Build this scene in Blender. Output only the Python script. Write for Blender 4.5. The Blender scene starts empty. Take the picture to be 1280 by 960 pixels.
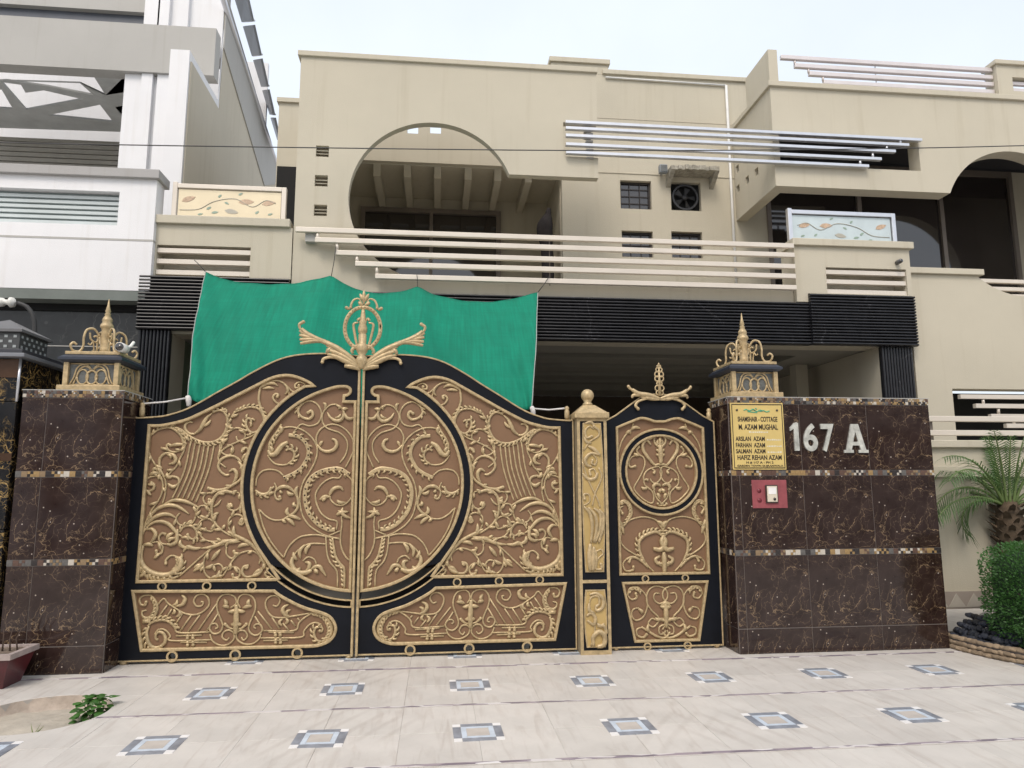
import bpy, bmesh, math, random
from mathutils import Vector, Matrix
from mathutils.geometry import tessellate_polygon
random.seed(7)
R=math.radians
SC=bpy.context.scene
COL=SC.collection
# ------------------------------------------------------------------ camera
F=887.0; YAW,PIT,ROL=R(6.0757),R(8.3527),R(-0.2197)
CAM=Vector((0.7592,-7.2266,1.6))
fwd=Vector((math.sin(YAW)*math.cos(PIT),math.cos(YAW)*math.cos(PIT),math.sin(PIT)))
r0=Vector((math.cos(YAW),-math.sin(YAW),0)); u0=r0.cross(fwd)
rt=r0*math.cos(ROL)+u0*math.sin(ROL); up=u0*math.cos(ROL)-r0*math.sin(ROL)
cd=bpy.data.cameras.new('camera'); cam=bpy.data.objects.new('camera',cd); COL.objects.link(cam)
cd.sensor_fit='HORIZONTAL'; cd.sensor_width=36; cd.lens=36*F/1280; cd.clip_end=2000; cd.clip_start=.05
M=Matrix.Identity(4)
for i in range(3): M[i][0]=rt[i]; M[i][1]=up[i]; M[i][2]=-fwd[i]; M[i][3]=CAM[i]
cam.matrix_world=M; SC.camera=cam
# ------------------------------------------------------------------ light
SUN_AZ=R(201); SUN_EL=R(52)         # azimuth clockwise from +Y
w=bpy.data.worlds.new('World'); SC.world=w; w.use_nodes=True
nt=w.node_tree; nt.nodes.clear()
sky=nt.nodes.new('ShaderNodeTexSky'); sky.sky_type='NISHITA'; sky.sun_disc=False
sky.sun_elevation=SUN_EL; sky.sun_rotation=SUN_AZ; sky.dust_density=6.0; sky.air_density=1.0; sky.ozone_density=1.2
mixs=nt.nodes.new('ShaderNodeMix'); mixs.data_type='RGBA'; mixs.inputs[0].default_value=.55
mixs.inputs[7].default_value=(8.2,8.7,9.3,1)      # high thin haze cloud
bg=nt.nodes.new('ShaderNodeBackground'); bg.inputs[1].default_value=.13
wo=nt.nodes.new('ShaderNodeOutputWorld')
tcn=nt.nodes.new('ShaderNodeTexCoord'); cn=nt.nodes.new('ShaderNodeTexNoise'); cn.inputs['Scale'].default_value=1.6; cn.inputs['Detail'].default_value=6
cm=nt.nodes.new('ShaderNodeMapRange'); cm.inputs[1].default_value=.35; cm.inputs[2].default_value=.65; cm.inputs[3].default_value=.5; cm.inputs[4].default_value=.64
nt.links.new(tcn.outputs['Generated'],cn.inputs['Vector']); nt.links.new(cn.outputs['Fac'],cm.inputs[0]); nt.links.new(cm.outputs[0],mixs.inputs[0])
nt.links.new(sky.outputs[0],mixs.inputs[6]); nt.links.new(mixs.outputs[2],bg.inputs[0]); nt.links.new(bg.outputs[0],wo.inputs[0])
sl=bpy.data.lights.new('sun','SUN'); sl.energy=1.1; sl.angle=R(20); sl.color=(1,.92,.82)
so=bpy.data.objects.new('sun',sl); COL.objects.link(so)
sdir=Vector((math.sin(SUN_AZ)*math.cos(SUN_EL),math.cos(SUN_AZ)*math.cos(SUN_EL),math.sin(SUN_EL)))
so.rotation_euler=(-sdir).to_track_quat('-Z','Y').to_euler(); so.location=(0,-20,20)
SC.view_settings.view_transform='Standard'; SC.view_settings.look='None'; SC.view_settings.exposure=0.34; SC.view_settings.gamma=1
# ------------------------------------------------------------------ helpers
def ray(x,y): return rt*((x-640)/F)-up*((y-480)/F)+fwd
def P(x,y,Y=0.0):
    d=ray(x,y); t=(Y-CAM.y)/d.y; return (CAM.x+d.x*t,CAM.z+d.z*t)
def P3(x,y,Y): a,b=P(x,y,Y); return Vector((a,Y,b))
def PX(x,y,X):
    d=ray(x,y); return CAM+d*((X-CAM.x)/d.x)
MATS={}
def mat(name,col,rough=.6,metal=0,var=.12,vscale=3.0,bump=0,bscale=60,spec=.5,col2=None,rnd=0,rvar=0,trans=0,alpha=1):
    if name in MATS: return MATS[name]
    m=bpy.data.materials.new(name); m.use_nodes=True; n=m.node_tree; L=n.links; b=n.nodes['Principled BSDF']
    b.inputs['Roughness'].default_value=rough; b.inputs['Metallic'].default_value=metal; b.inputs['Specular IOR Level'].default_value=spec
    tc=n.nodes.new('ShaderNodeTexCoord'); nz=n.nodes.new('ShaderNodeTexNoise'); nz.inputs['Scale'].default_value=vscale; nz.inputs['Detail'].default_value=7; nz.inputs['Roughness'].default_value=.62
    L.new(tc.outputs['Object'],nz.inputs['Vector'])
    mp=n.nodes.new('ShaderNodeMapRange'); mp.inputs[1].default_value=.3; mp.inputs[2].default_value=.7
    L.new(nz.outputs['Fac'],mp.inputs[0])
    mx=n.nodes.new('ShaderNodeMix'); mx.data_type='RGBA'
    c2=col2 or tuple(min(1,c*(1-var)) for c in col); c1=col if col2 else tuple(min(1,c*(1+var)) for c in col)
    mx.inputs[6].default_value=(*c1,1); mx.inputs[7].default_value=(*c2,1)
    L.new(mp.outputs[0],mx.inputs[0]); out=mx.outputs[2]
    if rnd:
        oi=n.nodes.new('ShaderNodeObjectInfo'); mr=n.nodes.new('ShaderNodeMapRange'); mr.inputs[3].default_value=1-rnd; mr.inputs[4].default_value=1+rnd
        L.new(oi.outputs['Random'],mr.inputs[0]); h=n.nodes.new('ShaderNodeHueSaturation'); L.new(mr.outputs[0],h.inputs['Value']); L.new(out,h.inputs['Color']); out=h.outputs[0]
    L.new(out,b.inputs['Base Color'])
    if rvar:
        r2=n.nodes.new('ShaderNodeMapRange'); r2.inputs[3].default_value=max(0,rough-rvar); r2.inputs[4].default_value=rough+rvar
        L.new(nz.outputs['Fac'],r2.inputs[0]); L.new(r2.outputs[0],b.inputs['Roughness'])
    if bump:
        n2=n.nodes.new('ShaderNodeTexNoise'); n2.inputs['Scale'].default_value=bscale; n2.inputs['Detail'].default_value=5
        L.new(tc.outputs['Object'],n2.inputs['Vector']); bp=n.nodes.new('ShaderNodeBump'); bp.inputs['Strength'].default_value=bump; bp.inputs['Distance'].default_value=.01
        L.new(n2.outputs['Fac'],bp.inputs['Height']); L.new(bp.outputs[0],b.inputs['Normal'])
    if trans: b.inputs['Transmission Weight'].default_value=trans
    if alpha<1: b.inputs['Alpha'].default_value=alpha
    MATS[name]=m; return m
def stucco(name,col,streak=.5):
    """painted plaster with rain streaks and blotches"""
    m=mat(name,col,.85,0,.05,.7,.25,90,.25); n=m.node_tree; L=n.links; b=n.nodes['Principled BSDF']
    src=b.inputs['Base Color'].links[0].from_socket; tc=[x for x in n.nodes if x.type=='TEX_COORD'][0]
    mpg=n.nodes.new('ShaderNodeMapping'); mpg.inputs['Scale'].default_value=(7,7,.35); nz=n.nodes.new('ShaderNodeTexNoise'); nz.inputs['Scale'].default_value=1.5; nz.inputs['Detail'].default_value=6
    L.new(tc.outputs['Object'],mpg.inputs[0]); L.new(mpg.outputs[0],nz.inputs['Vector'])
    mr=n.nodes.new('ShaderNodeMapRange'); mr.inputs[1].default_value=.55; mr.inputs[2].default_value=.85; mr.inputs[4].default_value=streak; L.new(nz.outputs['Fac'],mr.inputs[0])
    mx=n.nodes.new('ShaderNodeMix'); mx.data_type='RGBA'; mx.blend_type='MULTIPLY'; mx.inputs[7].default_value=(.72,.68,.6,1)
    L.new(mr.outputs[0],mx.inputs[0]); L.new(src,mx.inputs[6]); L.new(mx.outputs[2],b.inputs['Base Color']); return m
def marble(name,base,vein,vs=5.0,rough=.16,width=.035,speck=(.55,.48,.42),warp=.35,base2=None,obj=True,cov=(.47,.58)):
    m=bpy.data.materials.new(name); m.use_nodes=True; n=m.node_tree; L=n.links; b=n.nodes['Principled BSDF']
    b.inputs['Roughness'].default_value=rough
    tc=n.nodes.new('ShaderNodeTexCoord'); src=tc.outputs['Object']
    nz=n.nodes.new('ShaderNodeTexNoise'); nz.inputs['Scale'].default_value=3.2; nz.inputs['Detail'].default_value=5; L.new(src,nz.inputs['Vector'])
    vm=n.nodes.new('ShaderNodeVectorMath'); vm.operation='SCALE'; vm.inputs['Scale'].default_value=warp; L.new(nz.outputs['Color'],vm.inputs[0])
    va=n.nodes.new('ShaderNodeVectorMath'); L.new(src,va.inputs[0]); L.new(vm.outputs[0],va.inputs[1])
    def veins(scale,wd):
        v=n.nodes.new('ShaderNodeTexVoronoi'); v.feature='DISTANCE_TO_EDGE'; v.inputs['Scale'].default_value=scale; L.new(va.outputs[0],v.inputs['Vector'])
        r=n.nodes.new('ShaderNodeMapRange'); r.inputs[1].default_value=0; r.inputs[2].default_value=wd; r.inputs[3].default_value=1; r.inputs[4].default_value=0; L.new(v.outputs['Distance'],r.inputs[0])
        k=n.nodes.new('ShaderNodeTexNoise'); k.inputs['Scale'].default_value=vs*.7; k.inputs['Detail'].default_value=3; L.new(src,k.inputs['Vector'])
        kr=n.nodes.new('ShaderNodeMapRange'); kr.inputs[1].default_value=cov[0]; kr.inputs[2].default_value=cov[1]; L.new(k.outputs['Fac'],kr.inputs[0])
        mu=n.nodes.new('ShaderNodeMath'); mu.operation='MULTIPLY'; L.new(r.outputs[0],mu.inputs[0]); L.new(kr.outputs[0],mu.inputs[1]); return mu.outputs[0]
    a=veins(vs,width); c=veins(vs*2.7,width*1.3)
    sp=n.nodes.new('ShaderNodeTexVoronoi'); sp.inputs['Scale'].default_value=vs*4.5; L.new(src,sp.inputs['Vector'])
    sr=n.nodes.new('ShaderNodeMapRange'); sr.inputs[1].default_value=.10; sr.inputs[2].default_value=.14; sr.inputs[3].default_value=1; sr.inputs[4].default_value=0; L.new(sp.outputs['Distance'],sr.inputs[0])
    sn=n.nodes.new('ShaderNodeMath'); sn.operation='GREATER_THAN'; sn.inputs[1].default_value=.55
    sx=n.nodes.new('ShaderNodeSeparateColor'); L.new(sp.outputs['Color'],sx.inputs[0]); L.new(sx.outputs[0],sn.inputs[0])
    sm=n.nodes.new('ShaderNodeMath'); sm.operation='MULTIPLY'; L.new(sr.outputs[0],sm.inputs[0]); L.new(sn.outputs[0],sm.inputs[1])
    m0=n.nodes.new('ShaderNodeMix'); m0.data_type='RGBA'; m0.inputs[6].default_value=(*base,1); m0.inputs[7].default_value=(*(base2 or tuple(x*1.8 for x in base)),1)
    n3=n.nodes.new('ShaderNodeTexNoise'); n3.inputs['Scale'].default_value=6; n3.inputs['Detail'].default_value=8; L.new(src,n3.inputs['Vector'])
    r3=n.nodes.new('ShaderNodeMapRange'); r3.inputs[1].default_value=.35; r3.inputs[2].default_value=.7; L.new(n3.outputs['Fac'],r3.inputs[0]); L.new(r3.outputs[0],m0.inputs[0])
    cur=m0.outputs[2]
    for fac,cc,st in((a,vein,.85),(c,tuple(x*.75 for x in vein),.75),(sm.outputs[0],speck,.9)):
        mu=n.nodes.new('ShaderNodeMath'); mu.operation='MULTIPLY'; mu.inputs[1].default_value=st; L.new(fac,mu.inputs[0])
        mx=n.nodes.new('ShaderNodeMix'); mx.data_type='RGBA'; mx.inputs[7].default_value=(*cc,1); L.new(mu.outputs[0],mx.inputs[0]); L.new(cur,mx.inputs[6]); cur=mx.outputs[2]
    L.new(cur,b.inputs['Base Color']); MATS[name]=m; return m

def wloc(o):
    v=Vector((0,0,0))
    while o: v+=o.location; o=o.parent
    return v
def link(name,me,m,parent=None,loc=None):
    o=bpy.data.objects.new(name,me); COL.objects.link(o)
    if m and not me.materials: me.materials.append(m)
    if parent: o.parent=parent
    if loc is not None: o.location=Vector(loc)-(wloc(parent) if parent else Vector())
    return o
class MB:
    def __init__(s): s.v=[]; s.f=[]; s.sm=[]
    def add(s,vs,fs,smooth=False):
        k=len(s.v); s.v+= [tuple(v) for v in vs]; s.f+=[tuple(i+k for i in f) for f in fs]; s.sm+=[smooth]*len(fs); return s
    def box(s,x0,x1,y0,y1,z0,z1,b=0):
        if b<=0:
            return s.add([(x0,y0,z0),(x1,y0,z0),(x1,y1,z0),(x0,y1,z0),(x0,y0,z1),(x1,y0,z1),(x1,y1,z1),(x0,y1,z1)],[(0,3,2,1),(4,5,6,7),(0,1,5,4),(1,2,6,5),(2,3,7,6),(3,0,4,7)])
        bm=bmesh.new(); bmesh.ops.create_cube(bm,size=1)
        for v in bm.verts: v.co=Vector(((x0+x1)/2+v.co.x*(x1-x0),(y0+y1)/2+v.co.y*(y1-y0),(z0+z1)/2+v.co.z*(z1-z0)))
        bmesh.ops.bevel(bm,geom=bm.edges[:],offset=b,segments=2,profile=.5,affect='EDGES')
        bm.verts.index_update(); s.add([v.co for v in bm.verts],[[v.index for v in f.verts] for f in bm.faces]); bm.free(); return s
    def plate(s,outer,holes,y0,y1):
        """XZ polygon with holes, extruded from y0 to y1"""
        loops=[outer]+list(holes); pts=[]; 
        for l in loops: pts+=l
        tri=tessellate_polygon([[Vector((x,z,0)) for x,z in l] for l in loops]); n=len(pts)
        vs=[(x,y0,z) for x,z in pts]+[(x,y1,z) for x,z in pts]
        fs=[tuple(t) for t in tri]+[tuple(i+n for i in reversed(t)) for t in tri]
        k=0
        for l in loops:
            for i in range(len(l)): a,b=k+i,k+(i+1)%len(l); fs.append((a,b,b+n,a+n))
            k+=len(l)
        return s.add(vs,fs)
    def platez(s,outer,holes,z0,z1):
        m=MB().plate([(x,y) for x,y in outer],[list(h) for h in holes],z0,z1); return s.add([(x,z,y) for x,y,z in m.v],m.f)
    def platex(s,outer,holes,x0,x1):
        m=MB().plate(outer,holes,x0,x1); return s.add([(y,x,z) for x,y,z in m.v],m.f)
    def tube(s,pts,rad,n=6,flat=1.0,cap=True,nrm=None):
        pts=[Vector(p) for p in pts]; N=len(pts); vs=[]; fs=[]
        if not hasattr(rad,'__len__'): rad=[rad]*N
        ref=Vector(nrm) if nrm else None; prev=None
        for i,p in enumerate(pts):
            t=(pts[min(i+1,N-1)]-pts[max(i-1,0)])
            t=t.normalized() if t.length>1e-9 else Vector((0,0,1))
            if ref: a=ref
            else:
                a=prev if prev else (Vector((0,0,1)) if abs(t.z)<.9 else Vector((0,1,0)))
            b=t.cross(a)
            b=b.normalized() if b.length>1e-6 else Vector((1,0,0)); a2=b.cross(t).normalized(); prev=a2
            for k in range(n):
                q=2*math.pi*k/n+math.pi/n; vs.append(p+b*(math.cos(q)*rad[i])+a2*(math.sin(q)*rad[i]*flat))
        for i in range(N-1):
            for k in range(n): fs.append((i*n+k,i*n+(k+1)%n,(i+1)*n+(k+1)%n,(i+1)*n+k))
        if cap: fs+= [tuple(range(n-1,-1,-1)),tuple(range((N-1)*n,N*n))]
        return s.add(vs,fs,True)
    def lathe(s,prof,c,n=20,zs=1.0):
        vs=[];fs=[];N=len(prof)
        for r,z in prof:
            for k in range(n): q=2*math.pi*k/n; vs.append((c[0]+r*math.cos(q),c[1]+r*math.sin(q),c[2]+z*zs))
        for i in range(N-1):
            for k in range(n): fs.append((i*n+k,i*n+(k+1)%n,(i+1)*n+(k+1)%n,(i+1)*n+k))
        fs+=[tuple(range(n-1,-1,-1)),tuple(range((N-1)*n,N*n))]
        return s.add(vs,fs,True)
    def ring(s,c,r,w,y0,y1,n=24):
        o=[(c[0]+(r+w)*math.cos(2*math.pi*i/n),c[1]+(r+w)*math.sin(2*math.pi*i/n)) for i in range(n)]
        i_=[(c[0]+r*math.cos(2*math.pi*i/n),c[1]+r*math.sin(2*math.pi*i/n)) for i in range(n)]
        vs=[(x,y,z) for y in(y0,y1) for l in(o,i_) for x,z in l]; fs=[]
        for k in range(n):
            j=(k+1)%n; fs+=[(k,j,n+j,n+k),(2*n+k,3*n+k,3*n+j,2*n+j),(k,2*n+k,2*n+j,j),(n+k,n+j,3*n+j,3*n+k)]
        return s.add(vs,fs)
    def mesh(s,name='m',off=None,angle=None):
        me=bpy.data.meshes.new(name); o=Vector(off) if off else Vector()
        me.from_pydata([Vector(v)-o for v in s.v],[],s.f)
        me.polygons.foreach_set('use_smooth',s.sm); me.update()
        bm=bmesh.new(); bm.from_mesh(me); bmesh.ops.recalc_face_normals(bm,faces=bm.faces[:]); bm.to_mesh(me); bm.free()
        return me
    def build(s,name,m,parent=None,at=None):
        off=wloc(parent) if parent else Vector(at or (0,0,0))
        o=link(name,s.mesh(name,off),m,parent)
        if not parent: o.location=off
        return o
def box(name,m,parent,x0,x1,y0,y1,z0,z1,b=0,at=None): return MB().box(x0,x1,y0,y1,z0,z1,b).build(name,m,parent,at)
def thing(name,label,cat,loc=(0,0,0),group=None):
    o=bpy.data.objects.new(name,None); COL.objects.link(o); o.location=loc; o.empty_display_size=.1; tag(o,label,cat,group); return o
def tag(o,label,cat,group=None):
    o['label']=label; o['category']=cat
    if group: o['group']=group
    return o
def struct(o): o['kind']='structure'; return o
def arc(cx,cz,r,a0,a1,n=32): return [(cx+r*math.cos(R(a0+(a1-a0)*i/n)),cz+r*math.sin(R(a0+(a1-a0)*i/n))) for i in range(n+1)]
def crv(pts,k=6):
    """Catmull-Rom through points (any dimension as Vector)"""
    pts=[Vector(p) for p in pts]
    if len(pts)<3: return pts
    q=[pts[0]*2-pts[1]]+pts+[pts[-1]*2-pts[-2]]; out=[]
    for i in range(1,len(q)-2):
        p0,p1,p2,p3=q[i-1:i+3]
        for j in range(k):
            t=j/k; out.append(.5*((2*p1)+(p2-p0)*t+(2*p0-5*p1+4*p2-p3)*t*t+(3*p1-p0-3*p2+p3)*t**3))
    out.append(pts[-1]); return out
# ------------------------------------------------------------------ materials
BEIGE=stucco('beige_plaster',(.52,.48,.385),.4); WHITE=stucco('white_plaster',(.76,.76,.77),.3); GREYP=stucco('grey_plaster',(.43,.42,.395),.4)
SIDEB=stucco('greige_plaster',(.52,.475,.385),.4)
RAIL=mat('cream_painted_steel',(.66,.60,.52),.38,.15,.06,2); SILV=mat('brushed_steel',(.62,.63,.66),.3,.75,.06,8)
PINK=mat('pinkish_steel',(.66,.61,.60),.35,.3,.06,4)
GLASS=mat('dark_window_glass',(.026,.021,.020),.05,0,.3,2,spec=1.0); ALU=mat('dark_aluminium',(.05,.043,.04),.4,.4); BRONZ=mat('bronze_frame',(.20,.17,.145),.45,.3)
BLKST=marble('black_fluted_stone',(.009,.0095,.012),(.14,.14,.15),1.3,.35,.006,(.02,.02,.022),.25,(.016,.017,.021))
BLKMB=marble('black_gold_marble',(.005,.0045,.0045),(.50,.33,.12),4.5,.10,.035,(.02,.02,.02),.6,(.014,.012,.012),cov=(.38,.5))
BROWN=marble('brown_marble_tile',(.0215,.0115,.0095),(.34,.235,.14),4.2,.08,.011,(.5,.43,.37),.45,(.040,.025,.022),cov=(.42,.56))
GOLD=mat('antique_gold_paint',(.46,.35,.195),.44,.2,.3,22,.15,160,rvar=.1); GOLD2=mat('gold_panel_paint',(.52,.37,.15),.42,.3,.12,5,.1,120)
TAN=mat('copper_brown_panel',(.21,.12,.066),.5,.1,.10,2.5,.05,200,rvar=.1); BLACK=mat('black_gate_paint',(.006,.0075,.012),.45,0,.3,3,.06,180,spec=.2,rvar=.1)
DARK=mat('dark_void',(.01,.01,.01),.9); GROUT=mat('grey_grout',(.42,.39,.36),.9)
IRON=mat('slate_blue_paint',(.035,.042,.06),.45,.2); LGLASS=mat('smoky_lamp_glass',(.12,.125,.12),.2,.0,.25,9,.4,50)
# ------------------------------------------------------------------ ground and paving
g=MB().add([(-300,-300,0),(300,-300,0),(300,300,0),(-300,300,0)],[(0,1,2,3)]).build('ground',mat('pale_dusty_concrete',(.47,.44,.41),.8,0,.12,.8,.3,30)); struct(g); g.location.z=-.2
PAVE=mat('pale_veined_stone',(.635,.605,.565),.42,0,.05,2.2,.08,40,col2=(.52,.495,.46),rnd=.035,rvar=.12)
def paving_marks(m):
    n=m.node_tree; L=n.links; b=n.nodes['Principled BSDF']; src=b.inputs['Base Color'].links[0].from_socket
    geo=n.nodes.new('ShaderNodeNewGeometry')
    mp=n.nodes.new('ShaderNodeMapping'); mp.inputs['Rotation'].default_value=(0,0,R(25)); mp.inputs['Scale'].default_value=(9,1.1,1); L.new(geo.outputs['Position'],mp.inputs[0])
    wv=n.nodes.new('ShaderNodeTexNoise'); wv.inputs['Scale'].default_value=1.6; wv.inputs['Detail'].default_value=7; wv.inputs['Distortion'].default_value=1.2; L.new(mp.outputs[0],wv.inputs['Vector'])
    mr=n.nodes.new('ShaderNodeMapRange'); mr.inputs[1].default_value=.52; mr.inputs[2].default_value=.75; mr.inputs[4].default_value=.55; L.new(wv.outputs['Fac'],mr.inputs[0])
    mx=n.nodes.new('ShaderNodeMix'); mx.data_type='RGBA'; mx.blend_type='MULTIPLY'; mx.inputs[7].default_value=(.74,.69,.66,1); L.new(mr.outputs[0],mx.inputs[0]); L.new(src,mx.inputs[6])
    n2=n.nodes.new('ShaderNodeTexNoise'); n2.inputs['Scale'].default_value=.7; n2.inputs['Detail'].default_value=6; L.new(geo.outputs['Position'],n2.inputs['Vector'])
    m2=n.nodes.new('ShaderNodeMapRange'); m2.inputs[1].default_value=.5; m2.inputs[2].default_value=.75; m2.inputs[4].default_value=.5; L.new(n2.outputs['Fac'],m2.inputs[0])
    my=n.nodes.new('ShaderNodeMix'); my.data_type='RGBA'; my.blend_type='MULTIPLY'; my.inputs[7].default_value=(.80,.78,.77,1); L.new(m2.outputs[0],my.inputs[0]); L.new(mx.outputs[2],my.inputs[6])
    cur=my.outputs[2]
    # faint curved tyre scuffs: ring bands of large radius
    for cx,cy,sc in((9.5,-7.0,2.2),(-6.5,-6.0,2.0)):
        sp=n.nodes.new('ShaderNodeMapping'); sp.inputs['Location'].default_value=(-cx,-cy,0); L.new(geo.outputs['Position'],sp.inputs[0])
        wr=n.nodes.new('ShaderNodeTexWave'); wr.wave_type='RINGS'; wr.rings_direction='Z'; wr.inputs['Scale'].default_value=sc; wr.inputs['Distortion'].default_value=.8; wr.inputs['Detail'].default_value=3; wr.inputs['Detail Scale'].default_value=.6
        L.new(sp.outputs[0],wr.inputs['Vector'])
        k=n.nodes.new('ShaderNodeTexNoise'); k.inputs['Scale'].default_value=.9; L.new(sp.outputs[0],k.inputs['Vector'])
        kr=n.nodes.new('ShaderNodeMapRange'); kr.inputs[1].default_value=.55; kr.inputs[2].default_value=.68; kr.inputs[4].default_value=.3; L.new(k.outputs['Fac'],kr.inputs[0])
        wr2=n.nodes.new('ShaderNodeMapRange'); wr2.inputs[1].default_value=.6; L.new(wr.outputs['Fac'],wr2.inputs[0])
        mu=n.nodes.new('ShaderNodeMath'); mu.operation='MULTIPLY'; L.new(wr2.outputs[0],mu.inputs[0]); L.new(kr.outputs[0],mu.inputs[1])
        mz=n.nodes.new('ShaderNodeMix'); mz.data_type='RGBA'; mz.blend_type='MULTIPLY'; mz.inputs[7].default_value=(.66,.62,.6,1); L.new(mu.outputs[0],mz.inputs[0]); L.new(cur,mz.inputs[6]); cur=mz.outputs[2]
    L.new(cur,b.inputs['Base Color'])
paving_marks(PAVE)
PIT=(-2.08,-1.47,.47)
def pitpoly(r,n=40): return [(PIT[0]+r*math.cos(2*math.pi*i/n)*(1+.02*math.sin(3*i)),PIT[1]+r*math.sin(2*math.pi*i/n)) for i in range(n)]
dw=MB().platez([(-9,-12),(16,-12),(16,8.5),(-9,8.5)],[pitpoly(PIT[2])],-.19,-.004).build('driveway',GROUT); struct(dw)
SW,SL=.512,.5675; YB0=-.47
cut=MB().lathe([(PIT[2],-.3),(PIT[2],.3)],(PIT[0],PIT[1],0),40).build('cut',GROUT)
slabm=MB().box(-SW/2+.0008,SW/2-.0008,-SL/2+.0008,SL/2-.0008,-.04,0,.0012).mesh('slab'); slabm.materials.append(PAVE)
dg=bpy.context.evaluated_depsgraph_get()
for i in range(-9,18):
    for j in range(-5,15):
        x=.03+SW*(i+.5); band=(j//2); y=YB0-.035-1.15*band-SL*(.5+(j%2))+ (0.0)
        if j<0: y=YB0+SL*(-j-.5)+.035 if j>=-5 else 0
        if y<-7: continue
        o=link('paving_slab',slabm,None,dw,(x,y,random.uniform(-.0008,.0008)))
        dx=max(abs(x-PIT[0])-SW/2,0); dy=max(abs(y-PIT[1])-SL/2,0)
        if dx*dx+dy*dy<PIT[2]**2:
            o.data=slabm.copy(); md=o.modifiers.new('b','BOOLEAN'); md.object=cut; md.operation='DIFFERENCE'; md.solver='EXACT'
            dg.update(); me=bpy.data.meshes.new_from_object(o.evaluated_get(dg)); o.modifiers.clear()
            if len(me.polygons)==0: bpy.data.objects.remove(o); continue
            o.data=me
bpy.data.objects.remove(cut)
# border strips of mixed purple and white chips
STRIP=bpy.data.materials.new('chip_border'); STRIP.use_nodes=True
n=STRIP.node_tree; L=n.links; b=n.nodes['Principled BSDF']; b.inputs['Roughness'].default_value=.4
tc=n.nodes.new('ShaderNodeTexCoord'); mp=n.nodes.new('ShaderNodeMapping'); mp.inputs['Scale'].default_value=(9,40,1); L.new(tc.outputs['Object'],mp.inputs[0])
vo=n.nodes.new('ShaderNodeTexVoronoi'); vo.inputs['Scale'].default_value=1; L.new(mp.outputs[0],vo.inputs['Vector']); cr=n.nodes.new('ShaderNodeValToRGB'); L.new(vo.outputs['Color'],cr.inputs[0])
cr.color_ramp.interpolation='CONSTANT'
for p_,c_ in((0,(.20,.17,.20)),(.35,(.33,.28,.31)),(.55,(.62,.59,.58)),(.72,(.26,.22,.26)),(.85,(.72,.70,.69))):
    e=cr.color_ramp.elements[0] if p_==0 else cr.color_ramp.elements.new(p_); e.color=(*c_,1)
cr.color_ramp.elements[-1].color=(.5,.46,.47,1); L.new(cr.outputs[0],b.inputs['Base Color'])
for k in range(5):
    y=YB0-1.15*k-.035*(k>0)*0
    y=YB0-1.15*k
    if k==1: MB().box(-1.62,9.2,y-.017,y+.017,-.04,.001).build('chip_border',STRIP,dw)
    else: MB().box(-4.6,9.2,y-.017,y+.017,-.04,.001).build('chip_border',STRIP,dw)
# square inlays
BLU=mat('blue_grey_inlay',(.24,.26,.30),.3,0,.3,9); LBL=mat('pale_blue_inlay',(.55,.62,.70),.3,0,.15,9); WHI=mat('white_inlay',(.78,.77,.76),.3,0,.08,9); BGI=mat('beige_inlay',(.50,.46,.42),.4,0,.12,6)
def inlay_meshes():
    s=.165; a=.055; c=.036; z0,z1=-.02,.0035
    def bx(x0,x1,y0,y1,zz=0): return MB().box(x0+.001,x1-.001,y0+.001,y1-.001,z0,z1+zz)
    out=[]
    for q in range(4):
        rot=lambda m:[(x*math.cos(q*math.pi/2)-y*math.sin(q*math.pi/2),x*math.sin(q*math.pi/2)+y*math.cos(q*math.pi/2),z) for x,y,z in m.v]
        for nm,mm,b_ in(('dark_bar',BLU,bx(-s+a,s-a,s-a,s)),('corner_chip',WHI,bx(s-a,s,s-a,s)),('pale_bar',LBL,bx(-s+a,s-a-c,s-a-c,s-a))):
            k=MB().add(rot(b_),b_.f); me=k.mesh(nm); me.materials.append(mm); out.append((nm,me))
    t=s-a-c; me=bx(-t,t,-t,t).mesh('centre'); me.materials.append(BGI); out.append(('centre_stone',me)); return out
IM=inlay_meshes()
for row,y in enumerate((.02,-1.09,-2.24,-3.39)):
    for i in range(-2,8):
        x=.03+1.024*i
        if math.hypot(x-PIT[0],y-PIT[1])<PIT[2]-.02 or (row==0 and (x<-1.6 or x>3.4)): continue
        if row==1 and i==-2: x,y_=x-.06,y+.12
        else: y_=y
        if math.hypot(x-PIT[0],y_-PIT[1])<PIT[2]+.1: continue
        p=link('inlay_square',IM[-1][1],None,dw,(x,y_,0)); p.rotation_euler.z=R(random.uniform(-1.5,1.5))
        for nm,me in IM[:-1]: c=link(nm,me,None,p); 
# tree pit: rim, soil, plant
rim=MB(); nn=40
RIMM=mat('broken_concrete_rim',(.44,.37,.31),.9,0,.25,7,.8,25); SOIL=mat('dry_cement_soil',(.40,.36,.30),.95,0,.2,5,.9,22)
rv=[];rf=[]
for i in range(nn):
    a=2*math.pi*i/nn; k=1+.03*math.sin(5*a)+random.uniform(-.015,.015)
    for rr,zz in((PIT[2],-.002),(PIT[2]-.005,-.06),(PIT[2]*.93*k,-.11),(PIT[2]*.87*k,-.13)): rv.append((PIT[0]+rr*math.cos(a),PIT[1]+rr*math.sin(a),zz))
for i in range(nn):
    for j in range(3): rf.append((i*4+j,((i+1)%nn)*4+j,((i+1)%nn)*4+j+1,i*4+j+1))
rim.add(rv,rf,True); rim.build('pit_rim',RIMM,dw)
sv=[];sf=[];q=26
for i in range(q+1):
    for j in range(q+1):
        x=-.5+i/q;y=-.5+j/q; sv.append((PIT[0]+x*.96,PIT[1]+y*.96,-.085+.02*math.sin(7*x+2)*math.cos(6*y)+random.uniform(-.006,.006)))
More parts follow.
